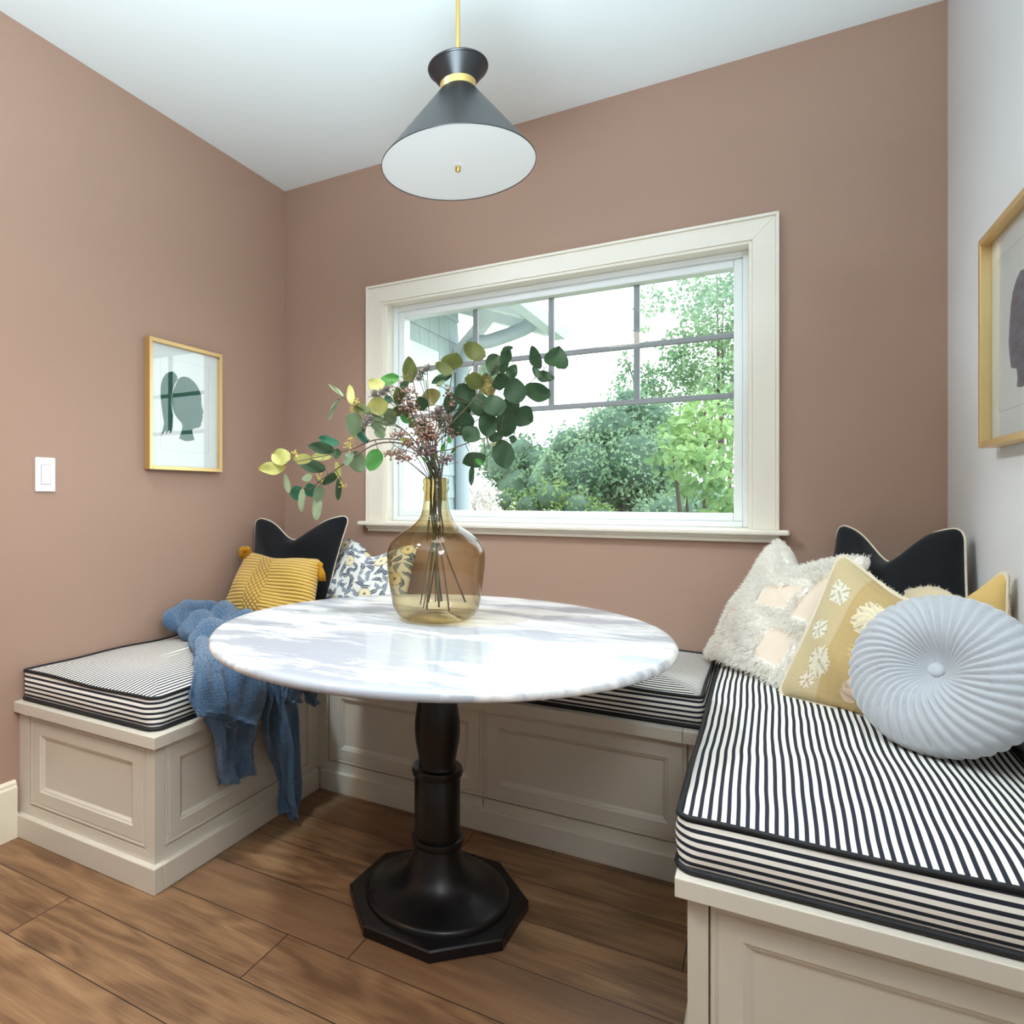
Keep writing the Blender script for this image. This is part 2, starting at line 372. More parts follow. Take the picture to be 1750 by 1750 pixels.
# left bench
lb = tag(empty('storage_bench', (-1.83, 1.28, 0)), 'cream panelled storage bench along the left wall under the blue throw', 'bench', 'built in panelled benches')
MB().box((XL + .001, FY + .0185, .002), (FXL - .0185, YB - .001, CZ)).build('body', M_cab, lb)
ff = MB(); face_frame(ff, (0, FY, 0), (1, 0, 0), (0, -1, 0), XL + .001, FXL, .07, CZ, [(-2.092, -1.545, .112, .399)])
face_frame(ff, (FXL, 0, 0), (0, 1, 0), (1, 0, 0), FY + .018, FYB - .0005, .07, CZ, [(1.337, 2.014, .112, .403)]); ff.build('face_frame', M_cab, lb)
panel_door(lb, (0, FY, 0), (1, 0, 0), (0, -1, 0), -2.092, -1.545, .112, .399)
panel_door(lb, (FXL, 0, 0), (0, 1, 0), (1, 0, 0), 1.337, 2.014, .112, .403)
MB().box((XL + .0005, 1.278, 0), (-1.485, FY + .018, .075)).box((FXL - .018, FY + .018, 0), (-1.485, 2.068, .075)).build('plinth', M_cab, lb, bevel=.003)
MB().box((XL + .001, 1.276, CZ), (-1.483, 1.3385, .445)).build('seat_edge', M_cab, lb, bevel=.002)
MB().box((XL + .001, 1.3395, CZ), (-1.483, 2.0500, .445)).box((XL + .001, 2.0500, CZ), (-1.503, YB - .001, .445)).build('seat_lid', M_cab, lb, bevel=.002)
# back bench
bk = tag(empty('storage_bench', (-.81, 2.07, 0)), 'cream panelled storage bench under the window behind the round table', 'bench', 'built in panelled benches')
MB().box((FXL - .017, FYB + .0185, .002), (FXR + .0165, YB - .001, CZ)).build('body', M_cab, bk)
ff = MB(); face_frame(ff, (0, FYB, 0), (1, 0, 0), (0, -1, 0), FXL, FXR, .07, CZ, [(-1.453, -.8265, .110, .405), (-.8235, -.197, .110, .405)]); ff.build('face_frame', M_cab, bk)
for a0, a1 in ((-1.453, -.8265), (-.8235, -.197)): panel_door(bk, (0, FYB, 0), (1, 0, 0), (0, -1, 0), a0, a1, .110, .405)
MB().box((-1.4848, 2.068, 0), (-.1412, FYB + .018, .075)).build('plinth', M_cab, bk, bevel=.003)
MB().box((-1.4815, 2.062, CZ + .0005), (-.2085, YB - .001, .447)).build('seat_lid', M_cab, bk, bevel=.002)
MB().box((-.2075, 2.062, CZ + .0005), (-.142, YB - .001, .447)).build('seat_edge', M_cab, bk, bevel=.002)
# right bench
rb = tag(empty('storage_bench', (.19, 1.28, 0)), 'cream panelled storage bench along the right wall, nearest the camera', 'bench', 'built in panelled benches')
MB().box((FXR + .0185, FY + .0185, .002), (XR - .001, YB - .001, CZ)).build('body', M_cab, rb)
ff = MB(); face_frame(ff, (0, FY, 0), (1, 0, 0), (0, -1, 0), FXR, XR - .001, .07, CZ, [(-.085, .450, .112, .399)])
face_frame(ff, (FXR, 0, 0), (0, 1, 0), (-1, 0, 0), FY + .018, FYB - .0005, .07, CZ, [(1.337, 2.014, .112, .403)]); ff.build('face_frame', M_cab, rb)
panel_door(rb, (0, FY, 0), (1, 0, 0), (0, -1, 0), -.085, .450, .112, .399)
panel_door(rb, (FXR, 0, 0), (0, 1, 0), (-1, 0, 0), 1.337, 2.014, .112, .403)
MB().box((-.141, 1.278, 0), (XR - .001, FY + .018, .075)).box((-.141, FY + .018, 0), (FXR + .018, 2.068, .075)).build('plinth', M_cab, rb, bevel=.003)
MB().box((-.1405, 1.268, CZ), (XR - .001, 1.3385, .445)).build('seat_edge', M_cab, rb, bevel=.002)
MB().box((-.1405, 1.3395, CZ), (XR - .001, YB - .001, .445)).build('seat_lid', M_cab, rb, bevel=.002)

# ------------------------------------------------------------------ bench cushions
def rrect(x0, x1, y0, y1, r, inset=0.0, k=8):
    """rounded rectangle outline; r = four corner radii (x0y0, x1y0, x1y1, x0y1)"""
    out = []
    for (cx, cy, a0), rr in zip(((x0, y0, PI), (x1, y0, 1.5 * PI), (x1, y1, 0), (x0, y1, .5 * PI)), r):
        sx = 1 if cx == x0 else -1; sy = 1 if cy == y0 else -1
        ox, oy = cx + sx * rr, cy + sy * rr; q = max(rr - inset, .001); sh = max(inset - rr, 0)
        for i in range(k + 1):
            a = a0 + .5 * PI * i / k; out.append((ox + sx * sh + q * math.cos(a), oy + sy * sh + q * math.sin(a)))
    return out
def densify(poly, step=.03):
    out = []; n = len(poly)
    for i in range(n):
        a = np.array(poly[i]); b = np.array(poly[(i + 1) % n]); m = max(1, int(np.linalg.norm(b - a) / step))
        for j in range(m): out.append(tuple(a + (b - a) * j / m))
    return out
def cushion(label, x0, x1, y0, y1, r, top_mat, z0=.446, h=.093, dome=.024, seam=None):
    o = MB(); base = densify(rrect(x0, x1, y0, y1, r)); n = len(base); c = np.mean(base, 0)
    def inset(p, d):
        px = min(max(p[0], x0 + d), x1 - d) if d < (x1 - x0) / 2 else c[0]; py = min(max(p[1], y0 + d), y1 - d) if d < (y1 - y0) / 2 else c[1]
        return (px, py)
    levels = []
    for tt in (0, .12, .3, .5, .7, .88, 1.0):
        b = .010 * math.sin(PI * tt); levels.append(([inset(p, .010 - b) for p in base], z0 + .006 + (h - .006) * tt, 1))
    wid = min(x1 - x0, y1 - y0) / 2
    for d in (.02, .04, .07, .11, .16, .22, .29):
        if d < wid * .97: levels.append(([inset(p, .010 + d) for p in base], z0 + h + dome * (1 - (1 - min(d / wid, 1)) ** 2.6), 0))
    vs = []; fs = []; mi = []
    for pl, z, _ in levels:
        for (x, y) in pl:
            wz = .0025 * math.sin(x * 13 + y * 7) + .002 * math.sin(y * 17 - x * 5); vs.append((x, y, z + (wz if z > z0 + .02 else 0)))
    for i in range(len(levels) - 1):
        for k in range(n):
            l = (k + 1) % n; fs.append((i * n + k, i * n + l, (i + 1) * n + l, (i + 1) * n + k)); mi.append(1 if i < 6 else 0)
    fs.append(tuple((len(levels) - 1) * n + k for k in range(n))); mi.append(0); fs.append(tuple(reversed(range(n)))); mi.append(1)
    o.v = vs; o.f = fs; o.mi = mi
    org = ((x0 + x1) / 2, (y0 + y1) / 2, z0)
    ob = o.build('bench_cushion', [top_mat, M_str_z], smooth=True, origin=org)
    tag(ob, label, 'cushion', 'striped bench cushions')
    bpy.context.view_layer.update()
    tp = [(x, y, z0 + h + .0025 * math.sin(x * 13 + y * 7) + .002 * math.sin(y * 17 - x * 5) + .001) for x, y in [inset(p, .008) for p in base]]
    MB().tube(tp, .0052, 8, closed=True).build('piping', M_pip_black, ob, smooth=True)
    MB().tube([(x, y, z0 + .006) for x, y in [inset(p, .006) for p in base]], .0060, 8, closed=True).build('piping', M_pip_black, ob, smooth=True)
    return ob
cushion('black and white striped bench cushion on the left bench, partly under the blue throw', XL + .004, -1.508, 1.296, YB - .004, (.035, .06, .02, .02), M_str_x)
cushion('black and white striped bench cushion under the window behind the table', -1.504, -.152, 2.092, YB - .004, (.02, .035, .02, .02), M_str_y, z0=.448)
cushion('black and white striped bench cushion on the right bench, nearest the camera', -.146, XR - .004, 1.284, YB - .004, (.05, .05, .02, .02), M_str_x, h=.097)

# ------------------------------------------------------------------ pedestal table
TX, TY, TZ, TR = -.788, 1.651, .762, .611
tb = tag(empty('pedestal_table', (TX, TY, 0)), 'round white marble table on a dark turned iron pedestal', 'table')
top = MB(); prof = [(.0, -.026)] + [(TR - .013, -.026)] + [(TR - .013 + .013 * math.cos(a), -.013 + .013 * math.sin(a)) for a in np.linspace(-PI / 2, PI / 2, 9)] + [(TR - .03, 0), (TR * .6, 0), (.2, 0), (.002, 0)]
top.lathe(prof, (0, 0, 0), 128); o = top.build('tabletop', M_marble, None, smooth=True, angle=.6); o.location = (TX, TY, TZ); o.parent = tb; o.matrix_parent_inverse = Matrix.Translation(-Vector(tb.location))
def ring_prof(z, r, w): return [(r, z - w), (r + w * .75, z - w * .8), (r + w, z), (r + w * .75, z + w * .8), (r, z + w)]
col = [(.17, .736), (.17, .728), (.055, .722), (.044, .70), (.044, .628), (.046, .622)] + ring_prof(.606, .046, .011)[::-1] + [(.044, .594), (.044, .588), (.048, .575), (.056, .545), (.062, .505), (.0625, .475), (.060, .445), (.052, .405), (.049, .385), (.052, .378)] + ring_prof(.366, .058, .013)[::-1] + [(.058, .352), (.063, .345), (.063, .200), (.063, .192)] + ring_prof(.178, .062, .011)[::-1] + [(.062, .166)]
MB().lathe(col, (TX, TY, 0), 48, True, False).build('column', M_iron, tb, smooth=True, angle=.7)
ft = [(.062, .167), (.066, .150), (.072, .128), (.084, .100), (.105, .074), (.135, .058), (.165, .050), (.185, .046), (.194, .042), (.197, .036), (.197, .028)]
MB().lathe(ft, (TX, TY, 0), 72).build('foot', M_iron, tb, smooth=True, angle=.7)
oc = [(TX + .247 * math.cos(a), TY + .247 * math.sin(a)) for a in [math.radians(21.0 + 45 * k) for k in range(8)]]
MB().prism(oc, .002, .030, .004).build('base_plate', M_iron, tb)

# ------------------------------------------------------------------ pendant lamp
LX, LY, LZ = -.738, 1.678, 2.031
pl = tag(empty('pendant_lamp', (LX, LY, ZC)), 'black double cone pendant lamp with brass collar hanging over the table', 'lamp')
MB().lathe([(.2108, 0), (.2118, .0015), (.0485, .209), (.0465, .209), (.2095, .003), (.2100, .0)], (LX, LY, LZ), 96).build('lower_shade', M_blackmetal, pl, smooth=True, angle=.5)
MB().lathe([(.047, .226), (.083, .272), (.0825, .274), (.081, .272), (.045, .227)], (LX, LY, LZ), 72).lathe([(.0815, .268), (.004, .262)], (LX, LY, LZ), 72).build('upper_shade', M_blackmetal, pl, smooth=True, angle=.5)
MB().lathe([(.046, .207), (.0495, .207), (.0495, .2275), (.046, .2275)], (LX, LY, LZ), 64).build('collar', M_brass, pl, smooth=True, angle=.5)
MB().tube([(LX, LY, LZ + .25), (LX, LY, ZC - .02)], .0058, 16).build('rod', M_brass, pl, smooth=True, angle=.8)
MB().lathe([(.06, 0), (.06, -.018), (.052, -.024), (.002, -.024)], (LX, LY, ZC), 48, True).build('canopy', M_brass, pl, smooth=True, angle=.5)
M_diff = bpy.data.materials.new('lit_diffuser'); M_diff.use_nodes = True; t = NT(M_diff)
t.b.inputs['Base Color'].default_value = (.42, .42, .42, 1); t.b.inputs['Emission Color'].default_value = (1.0, .97, .93, 1); t.b.inputs['Emission Strength'].default_value = .22; t.b.inputs['Roughness'].default_value = .5
MB().lathe([(.2102, .0012), (.12, .0002), (.001, 0)], (LX, LY, LZ + .001), 72).build('diffuser', M_diff, pl, smooth=True)
MB().lathe([(.019, .001), (.019, -.0012), (.001, -.0012)], (LX, LY, LZ), 32).build('washer', M_diff, pl, smooth=True, angle=.5)
MB().lathe([(.0075, -.001), (.0075, -.012), (.006, -.0145), (.0005, -.0155)], (LX, LY, LZ), 24).build('finial', M_brass, pl, smooth=True, angle=.6)
lamp('pendant_bulb', 'AREA', (LX, LY, LZ - .02), (LX, LY, 0), 3.0, (1.0, .86, .68), .38)

# ------------------------------------------------------------------ pictures and light switch
def picture(label, axis_n, x, y0, y1, z0, z1, depth, fw, glassd, art, art_mat, mat_rect, group='gold framed silhouettes'):
    """framed picture on a wall of constant x; axis_n = +1 when it faces +x"""
    sg = axis_n; r = tag(empty('framed_picture', (x, (y0 + y1) / 2, z0)), label, 'picture', group)
    f = MB(); xa, xb = sorted((x + sg * .001, x + sg * depth))
    f.box((xa, y0, z0), (xb, y0 + fw, z1)).box((xa, y1 - fw, z0), (xb, y1, z1)).box((xa, y0 + fw, z0), (xb, y1 - fw, z0 + fw)).box((xa, y0 + fw, z1 - fw), (xb, y1 - fw, z1))
    f.build('frame', M_goldleaf, r, bevel=.0012)
    xm = x + sg * (depth - glassd - .003)
    MB().add([(xm, y0 + fw, z0 + fw), (xm, y1 - fw, z0 + fw), (xm, y1 - fw, z1 - fw), (xm, y0 + fw, z1 - fw), (x + sg * .002, y0 + fw, z0 + fw), (x + sg * .002, y1 - fw, z0 + fw), (x + sg * .002, y1 - fw, z1 - fw), (x + sg * .002, y0 + fw, z1 - fw)],
             [(0, 1, 2, 3), (7, 6, 5, 4), (0, 4, 5, 1), (1, 5, 6, 2), (2, 6, 7, 3), (3, 7, 4, 0)]).build('mat_board', M_paper, r)
    xg = x + sg * (depth - glassd)
    a, b, c, d = mat_rect; ln = MB(); q = .0014; xl_ = sorted((xm, xm + sg * .0006))
    ln.box((xl_[0], a, c), (xl_[1], a + q, d)).box((xl_[0], b - q, c), (xl_[1], b, d)).box((xl_[0], a, d - q), (xl_[1], b, d)).box((xl_[0], a, c), (xl_[1], b, c + q)); ln.build('mat_opening', M_matline, r)
    xs = xm + sg * .0009; p = MB()
    for poly in art: p.add([(xs, yy, zz) for yy, zz in poly], [tuple(range(len(poly)))])
    po = p.build('print', art_mat, r)
    MB().box((min(xg, xg + sg * .0015), y0 + fw, z0 + fw), (max(xg, xg + sg * .0015), y1 - fw, z1 - fw)).build('glass', M_frameglass, r)
    return r
f8 = lambda a, b: at_x(20 + a / 4.375, 540 + b / 4.375, XL + .022)[1:]
hair = [(1190, 415), (1215, 418), (1238, 445), (1243, 475), (1228, 500), (1212, 530), (1200, 580), (1196, 640), (1200, 700), (1210, 740), (1208, 780), (1205, 830), (1198, 868), (1183, 880), (1186, 852), (1172, 862), (1156, 890), (1162, 858), (1140, 870), (1120, 897), (1132, 850), (1143, 800), (1132, 740), (1122, 660), (1115, 590), (1118, 520), (1130, 470), (1155, 432)]
head = [(1243, 478), (1262, 460), (1290, 452), (1330, 462), (1370, 495), (1400, 540), (1418, 585), (1422, 620), (1420, 660), (1428, 690), (1437, 720), (1428, 735), (1433, 750), (1428, 764), (1431, 778), (1420, 795), (1418, 820), (1400, 836), (1372, 840), (1352, 850), (1356, 880), (1370, 925), (1340, 934), (1300, 936), (1255, 915), (1270, 870), (1280, 830), (1272, 795), (1245, 770), (1222, 735), (1207, 695), (1200, 640), (1203, 580), (1217, 535), (1235, 500)]
M_teal = mat('watercolour_teal', (40, 110, 96), 0.8); t = NT(M_teal); co = t.coord()
t.color(t.ramp(t.noise(t.mapping(co, (1, 6, 14)), 3.5, 4, .7), [(.3, S(10, 58, 60)), (.55, S(16, 84, 66)), (.75, S(70, 130, 110))]))
t.color(t.mix(t.ramp(t.xyz(co)[1], [(0.0, (0, 0, 0, 1)), (1, (1, 1, 1, 1))]), t.b.inputs['Base Color'].links[0].from_socket, S(14, 82, 62)))
picture('gold framed teal silhouette of a head with a ponytail on the left wall', 1, XL, 1.800, 2.203, 1.229, 1.757, .036, .016, .014, [[f8(*p) for p in hair], [f8(*p) for p in head]], M_teal, (1.868, 2.135, 1.31, 1.69))
M_slate = mat('watercolour_slate', (70, 84, 100), 0.8); t = NT(M_slate); t.color(t.ramp(t.noise(t.mapping(t.coord(), (1, 3, 9)), 6, 4, .6), [(.3, S(44, 60, 84)), (.7, S(92, 112, 138))]))
f7 = lambda a, b: at_x(1500 + a / 2.916, 250 + b / 2.916, XR - .022)[1:]
rh = [f7(*p) for p in ((720, 612), (700, 620), (680, 660), (660, 730), (650, 800), (645, 880), (640, 980), (645, 1050), (652, 1105), (680, 1110), (684, 1160), (680, 1200), (705, 1200), (726, 1182))]
y_e = rh[0][0]
rh = rh + [(y_e - .02, rh[-1][1] - .03), (y_e - .10, rh[-1][1] - .045), (y_e - .11, rh[-1][1] + .02), (y_e - .10, rh[-1][1] + .09), (y_e - .115, rh[-1][1] + .13), (y_e - .10, rh[-1][1] + .19), (y_e - .06, rh[0][1] + .012), (y_e - .02, rh[0][1] + .012)]
picture('gold framed slate blue silhouette of a head on the right wall', -1, XR, 1.757, 2.160, 1.240, 1.756, .040, .016, .020, [rh], M_slate, (1.83, 2.087, 1.32, 1.685))
sw = tag(empty('light_switch', (XL, 1.384, 1.136)), 'white rocker light switch on the left wall beside the framed ponytail print', 'switch')
MB().box((XL + .0005, 1.348, 1.137), (XL + .007, 1.420, 1.254)).build('wall_plate', M_plastic, sw, bevel=.002)
rk = MB(); rk.add([(XL + .008, 1.3685, 1.163), (XL + .008, 1.3995, 1.163), (XL + .0095, 1.3995, 1.196), (XL + .0095, 1.3685, 1.196), (XL + .0115, 1.3685, 1.228), (XL + .0115, 1.3995, 1.228), (XL + .006, 1.3685, 1.163), (XL + .006, 1.3995, 1.163), (XL + .006, 1.3995, 1.228), (XL + .006, 1.3685, 1.228)],
           [(0, 1, 2, 3), (3, 2, 5, 4), (6, 7, 1, 0), (4, 5, 8, 9), (0, 3, 4, 9, 6), (1, 7, 8, 5, 2)]); rk.build('rocker', M_plastic, sw)
MB().box((XL + .0062, 1.3665, 1.161), (XL + .0072, 1.4015, 1.230)).build('rocker_gap', mat('switch_gap', (150, 150, 150), .6), sw)

# ------------------------------------------------------------------ throw pillows
def mesh_obj(name, vs, fs, mats, parent=None, uv=None, col=None, mi=None, origin=(0, 0, 0)):
    me = bpy.data.meshes.new(name); o0 = np.array(origin, float)
    me.from_pydata([tuple(np.array(v) - o0) for v in vs], [], fs)
    for m in (mats if isinstance(mats, list) else [mats]): me.materials.append(m)
    me.polygons.foreach_set('use_smooth', [True] * len(fs))
    if mi is not None: me.polygons.foreach_set('material_index', mi)
    if uv is not None:
        l = me.uv_layers.new(name='uv'); idx = np.empty(len(me.loops), int); me.loops.foreach_get('vertex_index', idx)
        l.data.foreach_set('uv', np.array(uv, float)[idx].ravel())
    if col is not None:
        a = me.color_attributes.new('print', 'FLOAT_COLOR', 'POINT'); a.data.foreach_set('color', np.array(col, float).ravel())
    ob = bpy.data.objects.new(name, me); C.objects.link(ob); ob.location = tuple(o0)
    if parent: ob.parent = parent; ob.matrix_parent_inverse = Matrix.Translation(-Vector(parent.location))
    bpy.context.view_layer.update(); return ob
class Pillow:
    def __init__(s, BL, BR, TR, TL, T, pinch=.07, chop=0., chop_u=0., seed=0, wr=.004, p=.5, rc=True):
        s.rc = rc
        s.c = [np.array(k, float) for k in (BL, BR, TR, TL)]; s.T = T; s.pinch = pinch; s.chop = chop; s.cu = chop_u; s.p = p
        BL, BR, TR, TL = s.c; U = (BR + TR - BL - TL); V = (TL + TR - BL - BR); s.U = U / np.linalg.norm(U); s.V = V / np.linalg.norm(V); n = np.cross(U, V); s.N = n / np.linalg.norm(n)
        r = np.random.default_rng(seed); s.w = [(r.uniform(2, 7), r.uniform(2, 7), r.uniform(0, 6.28)) for _ in range(5)]; s.wr = wr
    def pt(s, u, v, side):
        uu = u * (1 - s.pinch * (1 - v * v) * abs(u)); vv = v * (1 - s.pinch * (1 - u * u) * abs(v))
        rc = .17; ca, cb = (abs(u) - 1 + rc) / rc, (abs(v) - 1 + rc) / rc
        if ca > 0 and cb > 0 and s.rc:
            na, nb = ca * math.sqrt(1 - cb * cb / 2), cb * math.sqrt(1 - ca * ca / 2)
            uu += math.copysign(1, u) * (na - ca) * rc; vv += math.copysign(1, v) * (nb - cb) * rc
        a, b = (uu + 1) / 2, (vv + 1) / 2; BL, BR, TR, TL = s.c
        q = (BL * (1 - a) + BR * a) * (1 - b) + (TL * (1 - a) + TR * a) * b
        g = max(0, (1 - u * u)) ** s.p * max(0, (1 - v * v)) ** s.p
        t = s.T * g
        w = sum(math.sin(k1 * u + k2 * v + ph) for k1, k2, ph in s.w) * s.wr * min(1, g * 2)
        if s.chop:
            k = math.exp(-((u - s.cu) / .42) ** 2) * max(0, (v + .6) / 1.6) ** 1.6
            q = q - s.V * s.chop * k; t *= 1 + .35 * k * (1 if v < .9 else 0)
        return q + s.N * side * (t + w * (1 if side > 0 else .5))
    def grid(s, n=36):
        vs = []; uv = []; fs = []; ts = np.linspace(-1, 1, n + 1); ts = np.sign(ts) * (1 - (1 - abs(ts)) ** 1.25); idx = {}
        for side in (1, -1):
            for j, v in enumerate(ts):
                for i, u in enumerate(ts):
                    e = i in (0, n) or j in (0, n)
                    if side == -1 and e: idx[side, i, j] = idx[1, i, j]; continue
                    idx[side, i, j] = len(vs); vs.append(s.pt(u, v, side)); uv.append((u * side if False else u, v))
            for j in range(n):
                for i in range(n):
                    f = (idx[side, i, j], idx[side, i + 1, j], idx[side, i + 1, j + 1], idx[side, i, j + 1]); fs.append(f if side == 1 else f[::-1])
        return vs, fs, uv
    def rim(s, n=24, out=.0):
        L = np.linspace(-1, 1, n + 1)[:-1]; P = [(u, -1) for u in L] + [(1, v) for v in L] + [(-u, 1) for u in L] + [(-1, -v) for v in L]
        return [s.pt(u, v, 0) + out * (s.U * u + s.V * v) for u, v in P]
    def build(s, name, m, label, cat='pillow', group=None, color=None, n=36, uvm=True):
        vs, fs, uv = s.grid(n); col = [tuple(color(u, v)) + (1,) for u, v in uv] if color else None
        org = (s.c[0] + s.c[1]) / 2
        ob = mesh_obj(name, vs, fs, m, uv=uv, col=col, origin=org); return tag(ob, label, cat, group)
Zc = .562
# black pillow on the left bench
p = Pillow((-2.105, 2.36, Zc), (-1.73, 2.43, Zc), (-1.64, 2.52, 1.036), (-2.115, 2.42, 1.020), .085, .05, .10, -.05, 1)
b1 = p.build('throw_pillow', M_black, 'black pillow with white piping behind the mustard pillow on the left bench', group='black pillows with light piping')
MB().tube(p.rim(24), .0032, 6, closed=True).build('piping', M_pip_white, b1, smooth=True)
# floral pillow
leaves = [(x_ + rng.uniform(-.05, .05), y_ + rng.uniform(-.05, .05), rng.uniform(0, PI), rng.uniform(.11, .17), rng.random()) for x_ in np.arange(-.95, 1, .19) for y_ in np.arange(-.95, 1, .19)]
fruits = [(-.78, .78), (-.42, .40), (.38, .52), (.18, -.40), (-.55, -.65), (.75, .05), (.82, .86), (.62, -.8), (-.05, .95), (-.95, .05)]
def floral(u, v):
    c = np.array(lin((238, 236, 232)))
    for (x, y, a, l, k) in leaves:
        dx, dy = u - x, v - y; p_ = dx * math.cos(a) + dy * math.sin(a); q = -dx * math.sin(a) + dy * math.cos(a) + .45 * (p_ ** 2 / l) * (1 if k > .5 else -1)
        if abs(p_) < l and abs(q) < .36 * l * (1 - (p_ / l) ** 2): c = np.array(lin((84, 92, 104) if k < .6 else (128, 140, 154))) if abs(q) > .01 else np.array(lin((170, 178, 188)))
    for (x, y) in fruits:
        d = math.hypot(u - x, v - y)
        if d < .15: c = np.array(lin((240, 228, 192))) if d < .135 else np.array(lin((164, 148, 116)))
        if d < .03: c = np.array(lin((120, 106, 86)))
    return c
p = Pillow((-1.76, 2.42, Zc), (-1.33, 2.44, Zc), (-1.345, 2.62, .905), (-1.745, 2.615, .925), .075, .05, .075, .05, 2)
p.build('throw_pillow', M_print, 'white floral pillow with grey leaves and yellow fruit below the window', color=floral, n=110)
# mustard knitted pillow
M_must = mat('mustard_knit', (206, 162, 68), .9, spec=.15, Sheen_Weight=.3); t = NT(M_must); u_, v_, _ = t.xyz(t.coord('UV'))
cord = t.math('ABSOLUTE', t.math('SINE', t.math('MULTIPLY', v_, 33.0)))
d1 = t.math('ABSOLUTE', t.math('SINE', t.math('ADD', t.math('MULTIPLY', u_, 30), t.math('MULTIPLY', v_, 20)))); d2 = t.math('ABSOLUTE', t.math('SINE', t.math('SUBTRACT', t.math('MULTIPLY', u_, 30), t.math('MULTIPLY', v_, 20))))
dia = t.math('MULTIPLY', d1, d2); cen = t.math('LESS_THAN', t.math('ABSOLUTE', t.math('ADD', u_, .22)), .2)
hh = t.math('ADD', t.math('MULTIPLY', cen, dia), t.math('MULTIPLY', t.math('SUBTRACT', 1.0, cen), cord))
t.color(t.mix(t.ramp(hh, [(0.05, (0, 0, 0, 1)), (.55, (1, 1, 1, 1))]), S(170, 124, 42), S(226, 184, 92))); t.bump(t.math('ADD', hh, t.math('MULTIPLY', t.noise(t.coord(), 600, 2), .25)), .9, .006)
p = Pillow((-2.095, 2.14, Zc + .02), (-1.62, 2.20, Zc + .01), (-1.665, 2.335, .850), (-2.075, 2.315, .868), .065, .04, .015, -.1, 3)
y1 = p.build('throw_pillow', M_must, 'mustard yellow knitted pillow with corner tassels on the left bench')
M_tas = mat('mustard_tassel', (204, 146, 44), .95, spec=.1)
def tassel(parent, P, d, pom=False):
    mb = MB(); r = np.random.default_rng(int(abs(P[0]) * 1e4) % 997)
    if pom:
        for _ in range(420):
            q = r.normal(size=3); q /= np.linalg.norm(q); L = r.uniform(.024, .035); mb.tube([P + q * .004, P + q * L], [.0022, .0012], 4)
    else:
        d = np.array(d, float); d /= np.linalg.norm(d); x = np.cross(d, (0.3, 0.8, .2)); x /= np.linalg.norm(x); y = np.cross(d, x)
        hd = [(P + d * z + rr * (x * math.cos(a) + y * math.sin(a))) for z, rr in ((-.004, .003), (0, .010), (.010, .013), (.020, .009), (.026, .008)) for a in np.linspace(0, 2 * PI, 10, endpoint=False)]
        mb.add(hd, [(i * 10 + k, i * 10 + (k + 1) % 10, i * 10 + 10 + (k + 1) % 10, i * 10 + 10 + k) for i in range(4) for k in range(10)])
        for _ in range(90):
            a = r.uniform(0, 2 * PI); q = math.sqrt(r.random()); e = x * math.cos(a) + y * math.sin(a)
            mb.tube([P + d * .022 + e * q * .008, P + d * .045 + e * q * .017, P + d * r.uniform(.070, .080) + e * q * .019], [.0018, .0018, .0012], 4)
    return mb.build('tassel', M_tas, parent, smooth=True)
tassel(y1, p.c[3] + np.array([.006, -.016, -.004]), (0, 0, -1), True)
tassel(y1, p.c[2] + np.array([.006, -.022, -.014]), (.12, -.05, -1))
# black pillow on the right bench
p = Pillow((.16, 2.46, Zc), (.475, 2.22, Zc), (.478, 2.37, 1.035), (.205, 2.62, 1.030), .085, .05, .105, -.05, 4)
b2 = p.build('throw_pillow', M_black, 'black pillow with cream piping in the corner of the right bench', group='black pillows with light piping')
MB().tube(p.rim(24), .0036, 6, closed=True).build('piping', M_pip_white, b2, smooth=True)
# shaggy ivory pillow
def patch(u, v): return (-.05 < u < .50 and -.02 < v < .36) or (.62 < u < .98 and -.1 < v < .62) or (.42 < u < .8 and -.78 < v < -.30) or (-.70 < u < -.50 and -.50 < v < -.18)
def furcol(u, v): return np.array(lin((234, 216, 196) if patch(u, v) else (252, 248, 240)))
p = Pillow((-.185, 2.565, Zc - .004), (.045, 2.215, Zc - .004), (.275, 2.35, .945), (.03, 2.60, .975), .072, .05, .075, -.05, 5)
fu = p.build('throw_pillow', M_embroid, 'shaggy ivory pillow with smooth cream patches leaning below the window corner', color=furcol, n=48)
M_fur = mat('ivory_yarn', (255, 252, 246), .95, spec=.1); t = NT(M_fur); o = t.t.nodes['Material Output']; tl = t.n('BsdfTranslucent', {'Color': (1, .98, .94, 1)}); mx = t.n('MixShader', {0: .45}); t.set(mx.inputs[1], t.b.outputs[0]); t.set(mx.inputs[2], tl.outputs[0]); t.set(o.inputs[0], mx.outputs[0])
fb = MB(); r = np.random.default_rng(55); cnt = 0
while cnt < 16000:
    u, v = r.uniform(-1, 1), r.uniform(-1, 1)
    if patch(u, v): continue
    sparse = .45 + .55 * (math.sin(9 * v + 3 * u) > -.5)
    if r.random() > sparse: continue
    P = p.pt(u, v, 1); e = max(abs(u), abs(v)); d = p.N * r.uniform(.3, 1.0) + p.U * (r.normal() * .6 + u * .9 * e ** 3) + p.V * (r.normal() * .6 - .15 + v * .9 * e ** 3); d /= np.linalg.norm(d)
    L = r.uniform(.008, .021); sd = np.cross(d, p.N + r.normal(size=3) * .3); sd /= np.linalg.norm(sd) + 1e-9; wd = .0011
    mid = P + d * L * .55 + p.N * .002; tip = P + d * L - p.V * .004
    fb.add([P - sd * wd, P + sd * wd, mid + sd * wd, mid - sd * wd, tip], [(0, 1, 2, 3), (3, 2, 4)]); cnt += 1
fb.build('shag_pile', M_fur, fu)
